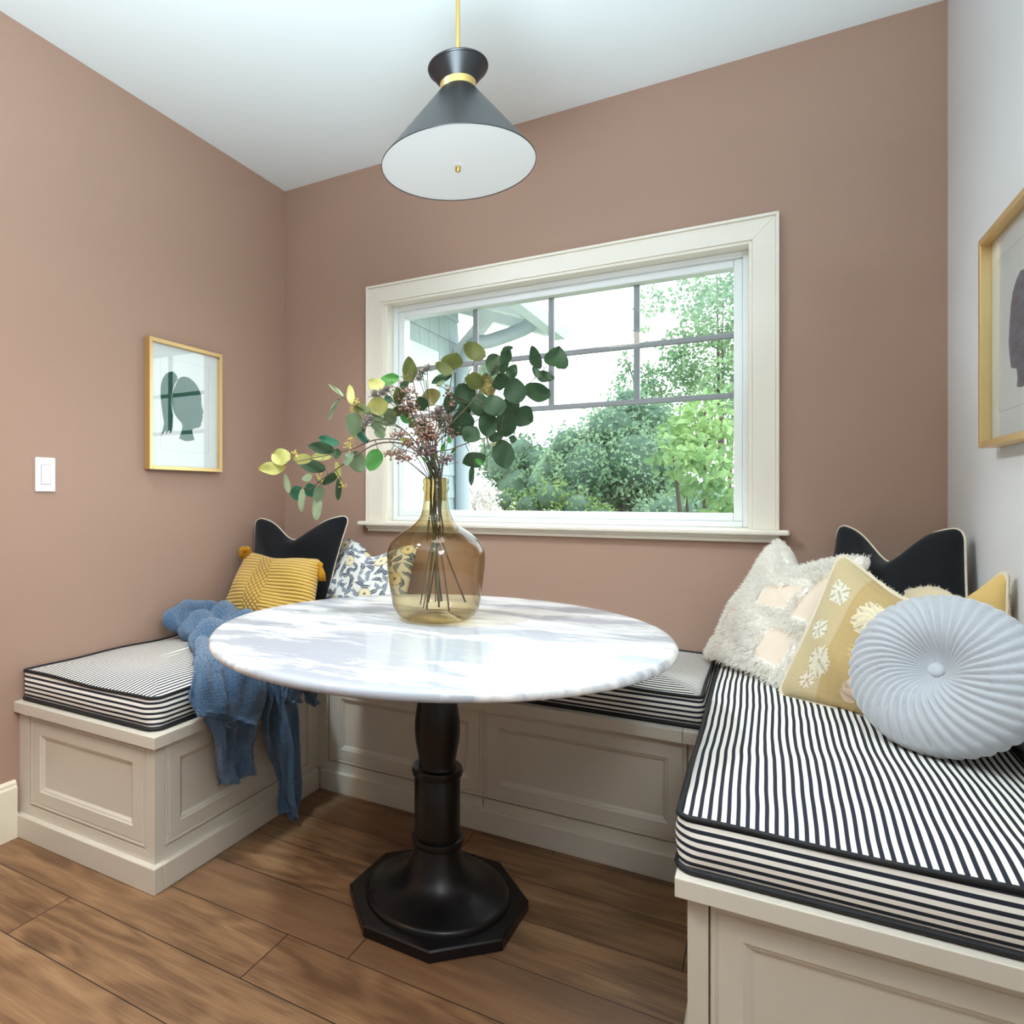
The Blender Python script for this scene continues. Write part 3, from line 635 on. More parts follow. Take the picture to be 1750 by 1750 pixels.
# tan embroidered pillows
def emb_shapes(seed):
    r = np.random.default_rng(seed); sh = []
    for (x, y, R, k, c) in ((.15, .42, .42, 13, (226, 212, 180)), (-.62, .55, .22, 8, (222, 218, 200)), (-.68, -.02, .2, 7, (224, 222, 206)), (-.45, -.42, .26, 9, (222, 214, 190)), (.18, -.10, .30, 11, (206, 176, 118)), (-.55, -.72, .16, 7, (230, 214, 196))):
        for q in range(k): sh.append((x, y, 2 * PI * q / k + r.uniform(-.15, .15), R * r.uniform(.8, 1.05), c))
    for (x, y, a, L) in ((.25, -.82, 1.2, .36), (.25, -.82, 1.75, .42), (.25, -.82, 2.3, .34), (.25, -.82, .75, .36), (.25, -.82, .3, .3), (.25, -.82, 2.8, .3)): sh.append((x, y, a, L, (222, 192, 170)))
    return sh
ES = emb_shapes(3)
def tan(u, v):
    n_ = math.sin(40 * u) * .012 + math.sin(55 * v) * .012; c = np.array(lin((192, 164, 112))) * (1 + n_)
    if u < -.35: c = c * .45 + np.array(lin((208, 194, 158))) * .55
    for (x, y, a, L, cc) in ES:
        dx, dy = u - x, v - y; s_ = dx * math.cos(a) + dy * math.sin(a); q = -dx * math.sin(a) + dy * math.cos(a)
        if 0 < s_ < L:
            w_ = .55 * L * math.sin(PI * (s_ / L) ** .8) * .62
            if abs(q) < w_: c = np.array(lin(cc)) * (.97 if abs(q) < w_ * .7 else 1.12) if abs(q) > .012 else np.array(lin((178, 160, 120)))
    return np.clip(c, 0, 1)
M_fray = mat('frayed_linen', (226, 214, 190), .95, spec=.1)
def fray(parent, p, n=900, seed=1):
    r = np.random.default_rng(seed); mb = MB(); rim = p.rim(40); N = len(rim); cc = sum(p.c) / 4
    a = []; 
    for i in range(N):
        o_ = rim[i] - cc; o_ /= np.linalg.norm(o_); a.append((rim[i] - o_ * .002, rim[i] + o_ * (.009 + .0012 * math.sin(i * 1.7))))
    for off in (-.0012, .0012):
        vs = [q + p.N * off for pr in a for q in pr]; mb.add(vs, [(2 * i, 2 * i + 1, (2 * i + 3) % (2 * N), (2 * i + 2) % (2 * N)) for i in range(N)])
    for _ in range(n):
        i = r.integers(0, N); f = r.random(); q = a[i][1] * (1 - f) + a[(i + 1) % N][1] * f; o_ = q - cc; o_ /= np.linalg.norm(o_); d = o_ + r.normal(size=3) * .55; L = r.uniform(.002, .006)
        sd = np.cross(d, p.N); sd /= np.linalg.norm(sd) + 1e-9; mb.add([q - sd * .0006, q + sd * .0006, q + d * L], [(0, 1, 2)])
    return mb.build('frayed_edge', M_fray, parent)
p = Pillow((.03, 2.17, Zc - .002), (.305, 1.97, Zc), (.415, 2.05, .80), (.180, 2.225, .962), .068, .05, .01, 0, 6)
t1 = p.build('throw_pillow', M_embroid, 'tan pillow with pale embroidered leaves leaning on the shaggy ivory pillow', group='tan pillows with frayed edges', color=tan, n=120); fray(t1, p)
p = Pillow((.32, 2.30, Zc), (.478, 1.99, Zc), (.482, 2.02, .955), (.335, 2.33, .85), .06, .04, .05, .30, 7)
t2 = p.build('throw_pillow', M_embroid, 'tan pillow with frayed edge against the right wall behind the round pillow', group='tan pillows with frayed edges', color=lambda u, v: np.array(lin((216, 180, 112))) if u > .2 else np.array(lin((222, 204, 166))), n=50); fray(t2, p, 900, 2)

# round velvet pillow with radiating pleats
M_velvet = mat('pale_blue_velvet', (186, 189, 194), .75, spec=.2, Sheen_Weight=.6, Sheen_Roughness=.4); t = NT(M_velvet); t.bump(t.noise(t.coord(), 160, 3), .10, .003)
def round_pillow(ctr, nrm, R, T):
    nrm = np.array(nrm, float); nrm /= np.linalg.norm(nrm); x = np.cross((0, 0, 1), nrm); x /= np.linalg.norm(x); y = np.cross(nrm, x); c = np.array(ctr, float)
    NA, NP = 360, 40; K = 40; vs = []; fs = []
    prm = []
    for i in range(15): q = i / 14; prm.append((.085 + .80 * q, 'f'))
    rows = []
    for i in range(18):
        q = .07 + .87 * i / 17; h = T * ((1 - max(0, (q - .35) / .65) ** 2.3) ** .5) * (1 - .70 * math.exp(-((q - .07) / .24) ** 2)); rows.append((q, h, 1.0))
    for a in (35, 15, -5, -25): rows.append((.94 + .055 * math.cos(math.radians(a)), T * .42 * math.sin(math.radians(a)) - (0), .7))
    rows = rows[:18] + [(.975, T * .38, .8), (.995, T * .18, .6), (1.0, 0, .3), (.995, -T * .18, .6), (.975, -T * .38, .8)] + [(q, -h, a) for q, h, a in rows[:18][::-1]]
    for q, h, amp in rows:
        for k in range(NA):
            th = 2 * PI * k / NA; sw = th + .55 * (1 - q) * (1 if h >= 0 else -1)
            irr = .08 * math.sin(5 * th + 1) + .05 * math.sin(11 * th)
            ph = abs(math.cos(K / 2 * sw + irr)); lobe = ph ** .55
            d = .0125 * amp * min(1, q * 2.0) * (lobe - .75)
            rr = R * q * (1 + .012 * math.sin(3 * th + 1)); hh_ = h + (d if h > 0 else -d)
            if abs(h) < T * .5 and q > .96: rr += d * .6; hh_ = h
            vs.append(c + rr * (x * math.cos(th) + y * math.sin(th)) + nrm * hh_)
    for i in range(len(rows) - 1):
        for k in range(NA):
            l = (k + 1) % NA; fs.append((i * NA + k, i * NA + l, (i + 1) * NA + l, (i + 1) * NA + k))
    fs.append(tuple(reversed(range(NA)))); fs.append(tuple((len(rows) - 1) * NA + k for k in range(NA)))
    bot = c - np.array([0, 0, R * .8])
    ob = mesh_obj('round_pillow', vs, fs, M_velvet, origin=bot)
    bt = MB(); cc = c + nrm * (rows[0][1] - .002)
    for zz, rr in ((0, .0165), (.005, .0160), (.0085, .012), (.0095, .004)): bt.v += [tuple(cc + nrm * zz + rr * (x * math.cos(a) + y * math.sin(a))) for a in np.linspace(0, 2 * PI, 24, endpoint=False)]
    bt.f = [(i * 24 + k, i * 24 + (k + 1) % 24, i * 24 + 24 + (k + 1) % 24, i * 24 + 24 + k) for i in range(3) for k in range(24)] + [tuple(72 + k for k in range(24))]; bt.mi = [0] * len(bt.f)
    bt.build('button', M_velvet, ob, smooth=True); return ob
rp = round_pillow((.338, 1.875, .728), (-.52, -.72, .46), .181, .074)
tag(rp, 'round pale blue velvet pillow with radiating pleats and a centre button', 'pillow')

# ------------------------------------------------------------------ amber glass vase
VX, VY = -.837, 1.744
vprof = [(.002, .790), (.03, .789), (.050, .780), (.066, .7705), (.085, .7665), (.100, .772), (.115, .785), (.125, .805), (.130, .83), (.1365, .877), (.1415, .92), (.1425, .948), (.1400, .968), (.132, .987), (.118, 1.003), (.096, 1.021), (.072, 1.036), (.054, 1.052), (.0445, 1.067), (.0395, 1.085), (.0362, 1.107), (.0345, 1.128), (.0340, 1.136), (.0375, 1.141), (.0385, 1.147), (.0375, 1.153), (.0345, 1.157), (.0375, 1.162), (.0382, 1.168), (.0370, 1.174), (.0325, 1.179), (.0290, 1.177), (.0290, 1.165), (.0295, 1.14), (.031, 1.11)]
vp = spline([(r_, z_, 0) for r_, z_ in vprof[4:22]], 4); vprof = vprof[:4] + [(q[0], q[1]) for q in vp] + vprof[22:]
vz = MB(); vz.lathe([(r_, z_ - .766 + .0) for r_, z_ in vprof], (0, 0, 0), 96)
va = vz.build('glass_vase', M_vase, smooth=True); va.location = (VX, VY, TZ + .001)
tag(va, 'large amber glass demijohn vase holding eucalyptus on the marble table', 'vase')

# ------------------------------------------------------------------ eucalyptus and dried stems in the vase
def at_d(px, py, d): return np.array([0, 0, EYE]) + ray(px, py) * d
DV = -math.sin(YAW) * VX + math.cos(YAW) * VY
FWD = np.array([-math.sin(YAW), math.cos(YAW), 0]); RGT = np.array([math.cos(YAW), math.sin(YAW), 0]); UPV = np.array([0, 0, 1.0])
def leaf_mat(name, c, trans=.35, back=None):
    m = mat(name, c, .5, spec=.35); t = NT(m); n1 = t.noise(t.coord(), 55, 3); a = S(*c); d = tuple(x * .68 for x in a[:3]) + (1,)
    cc = t.mix(n1, d, a); t.color(cc); o = t.t.nodes['Material Output']; tl = t.n('BsdfTranslucent'); t.set(tl.inputs[0], cc); mx = t.n('MixShader', {0: trans}); t.set(mx.inputs[1], t.b.outputs[0]); t.set(mx.inputs[2], tl.outputs[0]); t.set(o.inputs[0], mx.outputs[0]); return m
LM = dict(d=leaf_mat('leaf_deep_green', (58, 84, 54)), o=leaf_mat('leaf_olive', (104, 112, 58)), y=leaf_mat('leaf_yellow_green', (196, 192, 112)), p=leaf_mat('leaf_pale', (176, 190, 150)), b=leaf_mat('leaf_bright', (84, 150, 70)), e=leaf_mat('leaf_emerald', (48, 112, 82)), g=leaf_mat('leaf_grey_green', (126, 144, 108)), t=leaf_mat('leaf_tan', (136, 124, 72)))
LK = list(LM); M_stem = mat('brown_stem', (86, 66, 52), .7); M_gstem = mat('green_stem', (84, 88, 62), .7)
M_seed = mat('brown_seed', (142, 108, 92), .85); M_bud = mat('yellow_bud', (206, 190, 90), .8); M_thistle = mat('thistle_head', (112, 104, 96), .9)
def add_leaf(mb, c, L, W, ang, kind, rr):
    """one leaf: c = centre, L/W = length and width, ang = direction of the tip in the picture-facing plane"""
    mb.cur = LK.index(kind); tilt = rr.normal() * .38; roll = rr.normal() * .35; fold = rr.uniform(.10, .35); curl = rr.normal() * .25
    ax = math.cos(ang) * RGT + math.sin(ang) * UPV; sd = -math.sin(ang) * RGT + math.cos(ang) * UPV; nn = -FWD
    ax2 = ax * math.cos(tilt) + nn * math.sin(tilt); n2 = np.cross(ax2, sd); sd2 = sd * math.cos(roll) + n2 * math.sin(roll); n2 = np.cross(ax2, sd2)
    ns, nw = 12, 6; vs = []
    Lc = L / max(.72, math.cos(tilt)); Wc = W / max(.72, math.cos(roll))
    for i in range(ns + 1):
        s_ = i / ns; w_ = Wc / 2 * (math.sin(PI * s_ ** .92) ** .62 if 0 < s_ < 1 else 0) * (1 + .06 * math.sin(7 * s_ + ang * 3)); 
        for j in range(nw + 1):
            q = 2 * j / nw - 1; vs.append(c + ax2 * (s_ - .5) * Lc + sd2 * w_ * q + n2 * (-fold * w_ * (1 - abs(q)) * .7 + curl * Lc * ((s_ - .5) ** 2 - .08) + .03 * Lc * math.sin(3 * q + 6 * s_)))
    mb.add(vs, [(i * (nw + 1) + j, i * (nw + 1) + j + 1, (i + 1) * (nw + 1) + j + 1, (i + 1) * (nw + 1) + j) for i in range(ns) for j in range(nw)])
def ball(mb, c, r, n=5):
    vs = []; 
    for i in range(1, n): 
        for k in range(6): vs.append(c + r * np.array([math.sin(PI * i / n) * math.cos(PI * k / 3), math.sin(PI * i / n) * math.sin(PI * k / 3), math.cos(PI * i / n)]))
    mb.add(vs, [(i * 6 + k, i * 6 + (k + 1) % 6, i * 6 + 6 + (k + 1) % 6, i * 6 + 6 + k) for i in range(n - 2) for k in range(6)] + [tuple(range(6))[::-1], tuple((n - 2) * 6 + k for k in range(6))])
A = lambda a, b: (680 + a / 5.469, 560 + b / 5.469)     # close-up frames the leaves were measured in
B = lambda a, b: (430 + a / 5.147, 560 + b / 5.147)
def foot(i):
    a = i * 2.39; r_ = .010 + .080 * ((i * .37) % 1); return np.array([VX + r_ * math.cos(a), VY + r_ * math.sin(a), .797 + .02 * ((i * .61) % 1)])
def neck(i, z=1.13):
    a = i * 2.39 + 3.3; r_ = .021 * math.sqrt((i * .53 + .1) % 1); return np.array([VX + r_ * math.cos(a), VY + r_ * math.sin(a), z])
def root(i): 
    f = foot(i)
    if i % 3 == 1: f = neck(i, .99) + .6 * (neck(i, .99) - np.array([VX, VY, .99]))
    n0 = neck(i, 1.085); return [f, f * .5 + n0 * .5 + np.array([.004 * math.sin(i * 3), .004 * math.cos(i * 5), 0]), n0, neck(i, 1.18)]
bi = [0]
def branch(label, path, leaves, scale, off=0.0, buds=(), twigs=(), rad=.0026, mstem=None, group='eucalyptus branches in the vase'):
    i = bi[0]; bi[0] += 1; rr = np.random.default_rng(100 + i); k = len(path)
    pts = root(i) + [at_d(px, py, DV + off * (q + 1) / k) for q, (px, py) in enumerate(path)]; sp = spline(pts, 7)
    e = tag(empty('eucalyptus_branch', tuple(pts[0])), label, 'branch', group)
    st = MB(); st.tube(sp, list(np.linspace(rad, rad * .45, len(sp))), 6)
    lf = MB(); sp_a = np.array(sp[21:])
    for (fr, a, b, w, h, ang, kind) in leaves:
        px, py = fr(a, b); dd = DV + off * .8 + rr.uniform(-.05, .05); c = at_d(px, py, dd)
        L, W = (w, h) if abs(math.cos(math.radians(ang))) > .70 else (h, w)
        add_leaf(lf, c, L / scale * dd / F_PX * 1.06, W / scale * dd / F_PX * 1.06, math.radians(ang), kind, rr)
        an = math.radians(ang); base = c - (math.cos(an) * RGT + math.sin(an) * UPV) * L / scale * dd / F_PX * .5
        near = sp_a[np.argmin(((sp_a - base) ** 2).sum(1))]; st.tube([near, (near + base) / 2 + UPV * .006, base], [.0013, .0011, .0009], 5)
    st.build('stem', mstem or M_stem, e, smooth=True)
    if leaves: lf.build('foliage', [LM[q] for q in LK], e, smooth=True)
    if buds:
        for (px, py) in buds:
            bd = MB(); c = at_d(px, py, DV + off * .8); near = sp_a[np.argmin(((sp_a - c) ** 2).sum(1))]; bd.tube([near, c], .0009, 4)
            for _ in range(9):
                d = rr.normal(size=3); d /= np.linalg.norm(d); q = c + d * rr.uniform(.006, .018); bd.tube([c, q], [.0008, .0008], 4); ball(bd, q, .0022, 4)
            bd.build('flower_buds', M_bud, e, smooth=True)
    return e
branch('eucalyptus branch arching left and drooping lowest, with dark green leaves', [(712, 772), (680, 757), (640, 760), (600, 785), (560, 812), (528, 838)],
       [(B, 540, 1220, 220, 110, 170, 'd'), (B, 310, 1370, 50, 180, 100, 'p'), (B, 400, 1455, 130, 120, 190, 'e'), (B, 440, 1520, 60, 200, 265, 'p'), (B, 575, 1590, 85, 190, 262, 'p'), (B, 515, 1430, 110, 110, 200, 'e'), (B, 590, 1460, 100, 150, 250, 'g'), (B, 765, 1420, 55, 200, 265, 'd'), (B, 690, 1330, 170, 70, 215, 'd'), (B, 850, 1150, 90, 130, 260, 'g'), (B, 930, 1180, 140, 190, 285, 'g'), (B, 490, 1320, 90, 60, 200, 'p'), (B, 760, 1240, 50, 140, 285, 'y')], 5.147, .02, [B(810, 1390), B(600, 1330)], rad=.003)
branch('eucalyptus branch reaching farthest left, yellow green leaves at its tip', [(714, 768), (684, 752), (640, 752), (600, 768), (550, 780), (500, 790)],
       [(B, 255, 1135, 190, 145, 160, 'y'), (B, 180, 1235, 210, 110, 190, 'y'), (B, 450, 1155, 150, 90, 175, 'y'), (B, 610, 1135, 190, 70, 185, 'y'), (B, 620, 1060, 220, 100, 170, 'd'), (B, 680, 995, 180, 80, 165, 'e'), (B, 750, 1105, 80, 80, 120, 'd'), (B, 1075, 1165, 145, 200, 250, 'b'), (B, 980, 970, 120, 80, 160, 'e'), (B, 1130, 930, 100, 80, 160, 'g')], 5.147, -.05, [B(880, 960), B(390, 1110), B(860, 1040)])
branch('eucalyptus branch rising left to thin curled leaf tips', [(716, 764), (690, 735), (655, 715), (620, 700), (598, 685)],
       [(B, 905, 850, 175, 185, 140, 'g'), (B, 970, 715, 150, 95, 165, 'o'), (B, 870, 585, 65, 185, 95, 'y'), (B, 745, 550, 170, 34, 140, 'p'), (B, 715, 720, 34, 200, 245, 'g'), (B, 930, 910, 130, 70, 180, 'e'), (B, 1110, 880, 130, 90, 170, 'g')], 5.147, -.03, [B(930, 650), B(880, 720)])
branch('eucalyptus branch with large pale yellow leaves against the window casing', [(722, 760), (702, 725), (680, 695), (655, 668), (640, 655)],
       [(B, 1100, 500, 150, 120, 150, 'y'), (B, 1110, 690, 180, 150, 190, 'y'), (B, 1215, 455, 175, 105, 25, 'b'), (B, 1205, 630, 80, 60, 60, 'e'), (B, 1090, 775, 150, 110, 170, 'g'), (B, 1200, 790, 180, 140, 200, 'g'), (B, 1300, 730, 130, 90, 20, 'o'), (B, 1370, 800, 130, 80, 340, 'b'), (B, 1420, 850, 80, 60, 30, 'o')], 5.147, .02)
branch('short upright eucalyptus branch with one tall olive leaf at the left', [(732, 755), (722, 715), (712, 680), (704, 640)],
       [(A, 110, 390, 125, 225, 95, 'o'), (A, 90, 480, 110, 90, 240, 'o'), (A, 60, 530, 90, 60, 200, 'd'), (B, 1290, 600, 90, 150, 100, 'o')], 5.469, -.06)
branch('eucalyptus branch with two round olive leaves at its top centre', [(740, 752), (752, 705), (768, 665), (772, 640)],
       [(A, 505, 320, 175, 165, 60, 'o'), (A, 430, 380, 180, 110, 150, 'o'), (A, 400, 480, 190, 80, 190, 'd'), (A, 300, 650, 180, 160, 110, 't'), (A, 490, 700, 120, 210, 80, 'd'), (A, 220, 710, 120, 130, 110, 'd'), (A, 400, 520, 90, 40, 30, 'p')], 5.469, .0)
branch('eucalyptus branch whose broad olive top leaf overlaps the crossing window bars', [(744, 750), (766, 705), (790, 660), (812, 615)],
       [(A, 715, 220, 225, 170, 155, 'o'), (A, 720, 500, 190, 150, 170, 'o'), (A, 840, 540, 140, 225, 100, 't'), (A, 620, 620, 200, 205, 120, 'd'), (A, 620, 770, 130, 130, 200, 'd')], 5.469, .04, [(833, 658)])
branch('eucalyptus branch with dark curled leaves in the middle of the foliage', [(746, 752), (775, 720), (812, 680), (842, 635)],
       [(A, 905, 330, 160, 250, 70, 'd'), (A, 1010, 265, 110, 170, 60, 'd'), (A, 1000, 330, 70, 210, 80, 'd'), (A, 1060, 420, 100, 160, 60, 'd'), (A, 1095, 590, 205, 245, 100, 'd'), (A, 760, 720, 220, 210, 140, 'd'), (A, 900, 720, 205, 210, 100, 'd'), (A, 960, 500, 150, 150, 100, 'd'), (A, 1025, 195, 100, 50, 10, 'd')], 5.469, -.03)
branch('eucalyptus branch reaching farthest right to a single round leaf on the window bar', [(748, 756), (785, 735), (838, 705), (890, 668), (935, 625)],
       [(A, 1285, 280, 140, 225, 110, 'd'), (A, 1485, 300, 215, 245, 70, 'd'), (A, 1375, 455, 170, 110, 335, 'd'), (A, 1310, 600, 260, 200, 10, 'd'), (A, 1040, 740, 190, 210, 100, 'd'), (A, 1175, 830, 190, 190, 330, 'd'), (A, 1300, 420, 70, 130, 120, 'd')], 5.469, .05)
branch('eucalyptus branch leaning low right with drooping dark round leaves', [(746, 775), (770, 768), (805, 755), (835, 748), (858, 752)],
       [(A, 600, 890, 225, 225, 120, 'd'), (A, 840, 900, 180, 235, 270, 'd'), (A, 1010, 900, 200, 235, 275, 'd'), (A, 680, 1000, 170, 180, 230, 'd'), (A, 985, 1180, 205, 265, 280, 'd'), (A, 710, 1235, 225, 145, 200, 'd'), (A, 690, 1380, 55, 195, 265, 'd'), (A, 1075, 1040, 60, 80, 80, 'd'), (A, 760, 1255, 90, 50, 330, 'b'), (A, 920, 1020, 150, 90, 20, 'd')], 5.469, .0, [A(880, 1050), A(950, 1040)])
def sprig(label, path, clusters, off=0.0, seeds=60, name='seed_sprig', m=None, group='dried seed sprigs in the vase', leaves=()):
    i = bi[0]; bi[0] += 1; rr = np.random.default_rng(300 + i); k = len(path)
    pts = root(i) + [at_d(px, py, DV + off * (q + 1) / k) for q, (px, py) in enumerate(path)]; sp = spline(pts, 7); sp_a = np.array(sp[24:])
    e = tag(empty(name, tuple(pts[0])), label, 'dried stem', group); st = MB(); st.tube(sp, list(np.linspace(.0018, .0010, len(sp))), 5); 
    for (px, py, rx, ry) in clusters:
        sd = MB(); cc = at_d(px, py, DV + off); st.tube(spline([sp[20], (sp[20] + cc) / 2 + np.array([rr.normal() * .006, 0, .01]), cc], 5), list(np.linspace(.0014, .0008, 11)), 5)
        for _ in range(int(seeds * 1.3)):
            c = at_d(px + rr.normal() * rx * .42, py + rr.normal() * ry * .42, DV + off + rr.normal() * .013); ball(sd, c, rr.uniform(.0022, .0042), 4)
            if rr.random() < .35:
                near = sp_a[np.argmin(((sp_a - c) ** 2).sum(1))]; st.tube([near if rr.random() < .4 else cc, c], [.0008, .0006], 4)
        sd.build('seed_head', m or M_seed, e, smooth=True)
    st.build('stem', M_gstem, e, smooth=True)
    if leaves:
        lf = MB()
        for (px, py, L, ang, kd) in leaves: add_leaf(lf, at_d(px, py, DV + off), L / 1000, L / 1000 * .5, math.radians(ang), kd, rr)
        lf.build('foliage', [LM[q] for q in LK], e, smooth=True)
    return e
sprig('brown seed sprig standing tallest left of centre in the vase', [(734, 765), (722, 730), (706, 695), (690, 665)], [(690, 672, 22, 26), (700, 695, 18, 20)], -.04, 90, leaves=((722, 762, 24, 60, 'b'), (694, 752, 30, 170, 'y')))
sprig('russet seed sprig dense in the middle of the vase opening', [(737, 768), (732, 740), (726, 722)], [(720, 728, 22, 26), (730, 745, 26, 18), (735, 738, 16, 20)], -.08, 110, leaves=((757, 765, 24, 70, 'b'), (768, 752, 22, 110, 'b')))
sprig('grey brown seed sprig right of the middle behind the leaves', [(744, 765), (755, 735), (764, 712)], [(762, 718, 24, 22), (770, 735, 16, 18), (748, 708, 14, 14)], .02, 80, leaves=((775, 770, 20, 40, 'o'),))
sprig('dark berry sprig leaning left below the yellow leaves', [(722, 782), (700, 772), (680, 765), (665, 752)], [(672, 776, 20, 10), (692, 782, 18, 9), (684, 742, 16, 9), (700, 758, 14, 10)], -.06, 42, leaves=((715, 776, 22, 40, 'b'), (690, 752, 26, 160, 'y')))
sprig('plum coloured sprig low at the front of the vase mouth', [(737, 785), (728, 772), (722, 762)], [(718, 768, 14, 14), (735, 770, 12, 12), (762, 785, 16, 14)], -.09, 40, m=mat('plum_seed', (116, 90, 88), .85), leaves=((745, 780, 22, 100, 'o'), (725, 785, 18, 130, 'b')))
sprig('thin sprig of tiny dark buds rising right of centre', [(741, 765), (757, 730), (768, 690), (772, 668)], [(765, 672, 6, 14), (770, 690, 6, 12)], .0, 14)
def thistle(label, path, heads, off=0.0):
    i = bi[0]; bi[0] += 1; rr = np.random.default_rng(500 + i); k = len(path)
    pts = root(i) + [at_d(px, py, DV + off * (q + 1) / k) for q, (px, py) in enumerate(path)]; sp = spline(pts, 7)
    e = tag(empty('thistle_stem', tuple(pts[0])), label, 'dried stem', 'thistle stems in the vase'); st = MB(); st.tube(sp, list(np.linspace(.0020, .0013, len(sp))), 6)
    for hx, hy in heads:
        c = at_d(hx, hy, DV + off); near = np.array(sp[-8]); st.tube([near, c], .0011, 5); hd = MB(); ball(hd, c, .0085, 8)
        for _ in range(70):
            d = rr.normal(size=3); d /= np.linalg.norm(d); hd.tube([c + d * .007, c + d * rr.uniform(.011, .016)], [.0009, .0003], 4)
        for q in range(9):
            a = 2 * PI * q / 9; d = math.cos(a) * RGT + math.sin(a) * (-FWD) - .35 * UPV; hd.tube([c - UPV * .006, c + d * .020 - UPV * .004], [.0012, .0003], 4)
        hd.build('thistle_head', M_thistle, e, smooth=True)
    st.build('stem', M_gstem, e, smooth=True); return e
thistle('grey thistle stem rising tallest beside the olive leaf left of centre', [(736, 760), (733, 700), (728, 650)], [(721, 634), (730, 628), (716, 644)], -.02)
thistle('thistle stem among the pale yellow leaves on the left', [(728, 765), (700, 710), (662, 678)], [(652, 670), (640, 672), (660, 664)], -.05)
thistle('thistle stem leaning far left above the arching branch', [(722, 772), (690, 735), (650, 722), (630, 718)], [(624, 722), (632, 714)], -.07)
thistle('thistle stem with grey heads below the dark leaves right of centre', [(742, 765), (750, 730), (752, 708)], [(748, 700), (757, 712), (742, 712)], -.04)

# ------------------------------------------------------------------ blue throw blanket
M_throw = mat('blue_fleece', (70, 100, 132), .95, spec=.1, Sheen_Weight=.45); t = NT(M_throw); co = t.coord(); uvn = t.coord('UV')
wx = t.math('ABSOLUTE', t.math('SINE', t.math('MULTIPLY', t.xyz(uvn)[0], 210.0))); wy = t.math('ABSOLUTE', t.math('SINE', t.math('MULTIPLY', t.xyz(uvn)[1], 210.0)))
hh = t.math('ADD', t.math('MULTIPLY', t.math('MULTIPLY', wx, wy), .30), t.math('MULTIPLY', t.noise(co, 130, 5, .75), 1.25))
t.color(t.mix(hh, S(44, 72, 104), S(92, 122, 152))); t.bump(hh, .7, .007)
bvs = []; bfs = []; buv = []
def cr(P, t_):
    P = np.asarray(P, float); n = len(P) - 1; i = min(int(t_ * n), n - 1); f = t_ * n - i
    p0, p1, p2, p3 = P[max(i - 1, 0)], P[i], P[i + 1], P[min(i + 2, n)]
    return 0.5 * (2 * p1 + (p2 - p0) * f + (2 * p0 - 5 * p1 + 4 * p2 - p3) * f * f + (3 * p1 - p0 - 3 * p2 + p3) * f ** 3)
def sheet(rows, nu=40, nv=60, folds=0, amp=0.0, seed=0, thick=.015, jf=0):
    r = np.random.default_rng(seed); ph = r.uniform(0, 6.28, 6); G = np.array(rows, float); R = np.zeros((nv + 1, nu + 1, 3))
    for j in range(nv + 1):
        row = [cr(G[:, c], j / nv) for c in range(G.shape[1])]
        for i in range(nu + 1): R[j, i] = cr(row, i / nu)
    du = np.gradient(R, axis=1); dv = np.gradient(R, axis=0); N = np.cross(du, dv); N /= np.linalg.norm(N, axis=2, keepdims=True) + 1e-9
    I, J = np.meshgrid(np.arange(nu + 1) / nu, np.arange(nv + 1) / nv)
    w = amp * (np.sin(2 * PI * folds * I + 1.6 * np.sin(3.1 * J + ph[0]) + ph[1]) + .45 * np.sin(2 * PI * folds * 2.1 * I + 2 * J + ph[2])) + .006 * np.sin(9 * J + 6 * I + ph[3] + 2 * np.sin(4 * I)) + .005 * np.sin(17 * J - 12 * I + ph[4] + 1.5 * np.sin(5 * J)) + .003 * np.sin(29 * I + 13 * J + ph[5])
    if jf: w = w + .020 * np.sin(2 * PI * jf * (J + .18 * I * I) + .8 * np.sin(4 * I + ph[3])) * np.minimum(1, 4 * np.minimum(I, 1 - I) + .25)
    R = R + N * w[..., None]; o = len(bvs); st_ = nu + 1
    tap = np.minimum(1, np.minimum(np.minimum(I, 1 - I) * nu, np.minimum(J, 1 - J) * nv) / 1.5)[..., None] * .5 + .5
    for sgn in (1, -1):
        for j in range(nv + 1):
            for i in range(nu + 1): bvs.append(R[j, i] + N[j, i] * sgn * thick / 2 * tap[j, i]); buv.append((i / nu * .4, j / nv * .6))
    M_ = (nu + 1) * (nv + 1)
    for j in range(nv):
        for i in range(nu):
            a, b, c, d = o + j * st_ + i, o + j * st_ + i + 1, o + (j + 1) * st_ + i + 1, o + (j + 1) * st_ + i
            bfs.append((a, b, c, d)); bfs.append((d + M_, c + M_, b + M_, a + M_))
    loop = [(0, i) for i in range(nu)] + [(j, nu) for j in range(nv)] + [(nv, i) for i in range(nu, 0, -1)] + [(j, 0) for j in range(nv, 0, -1)]
    for k in range(len(loop)):
        j, i = loop[k]; j2, i2 = loop[(k + 1) % len(loop)]; a = o + j * st_ + i; b = o + j2 * st_ + i2; bfs.append((b, a, a + M_, b + M_))
H = lambda px, py, x=-1.462: tuple(at_x(px, py, x))
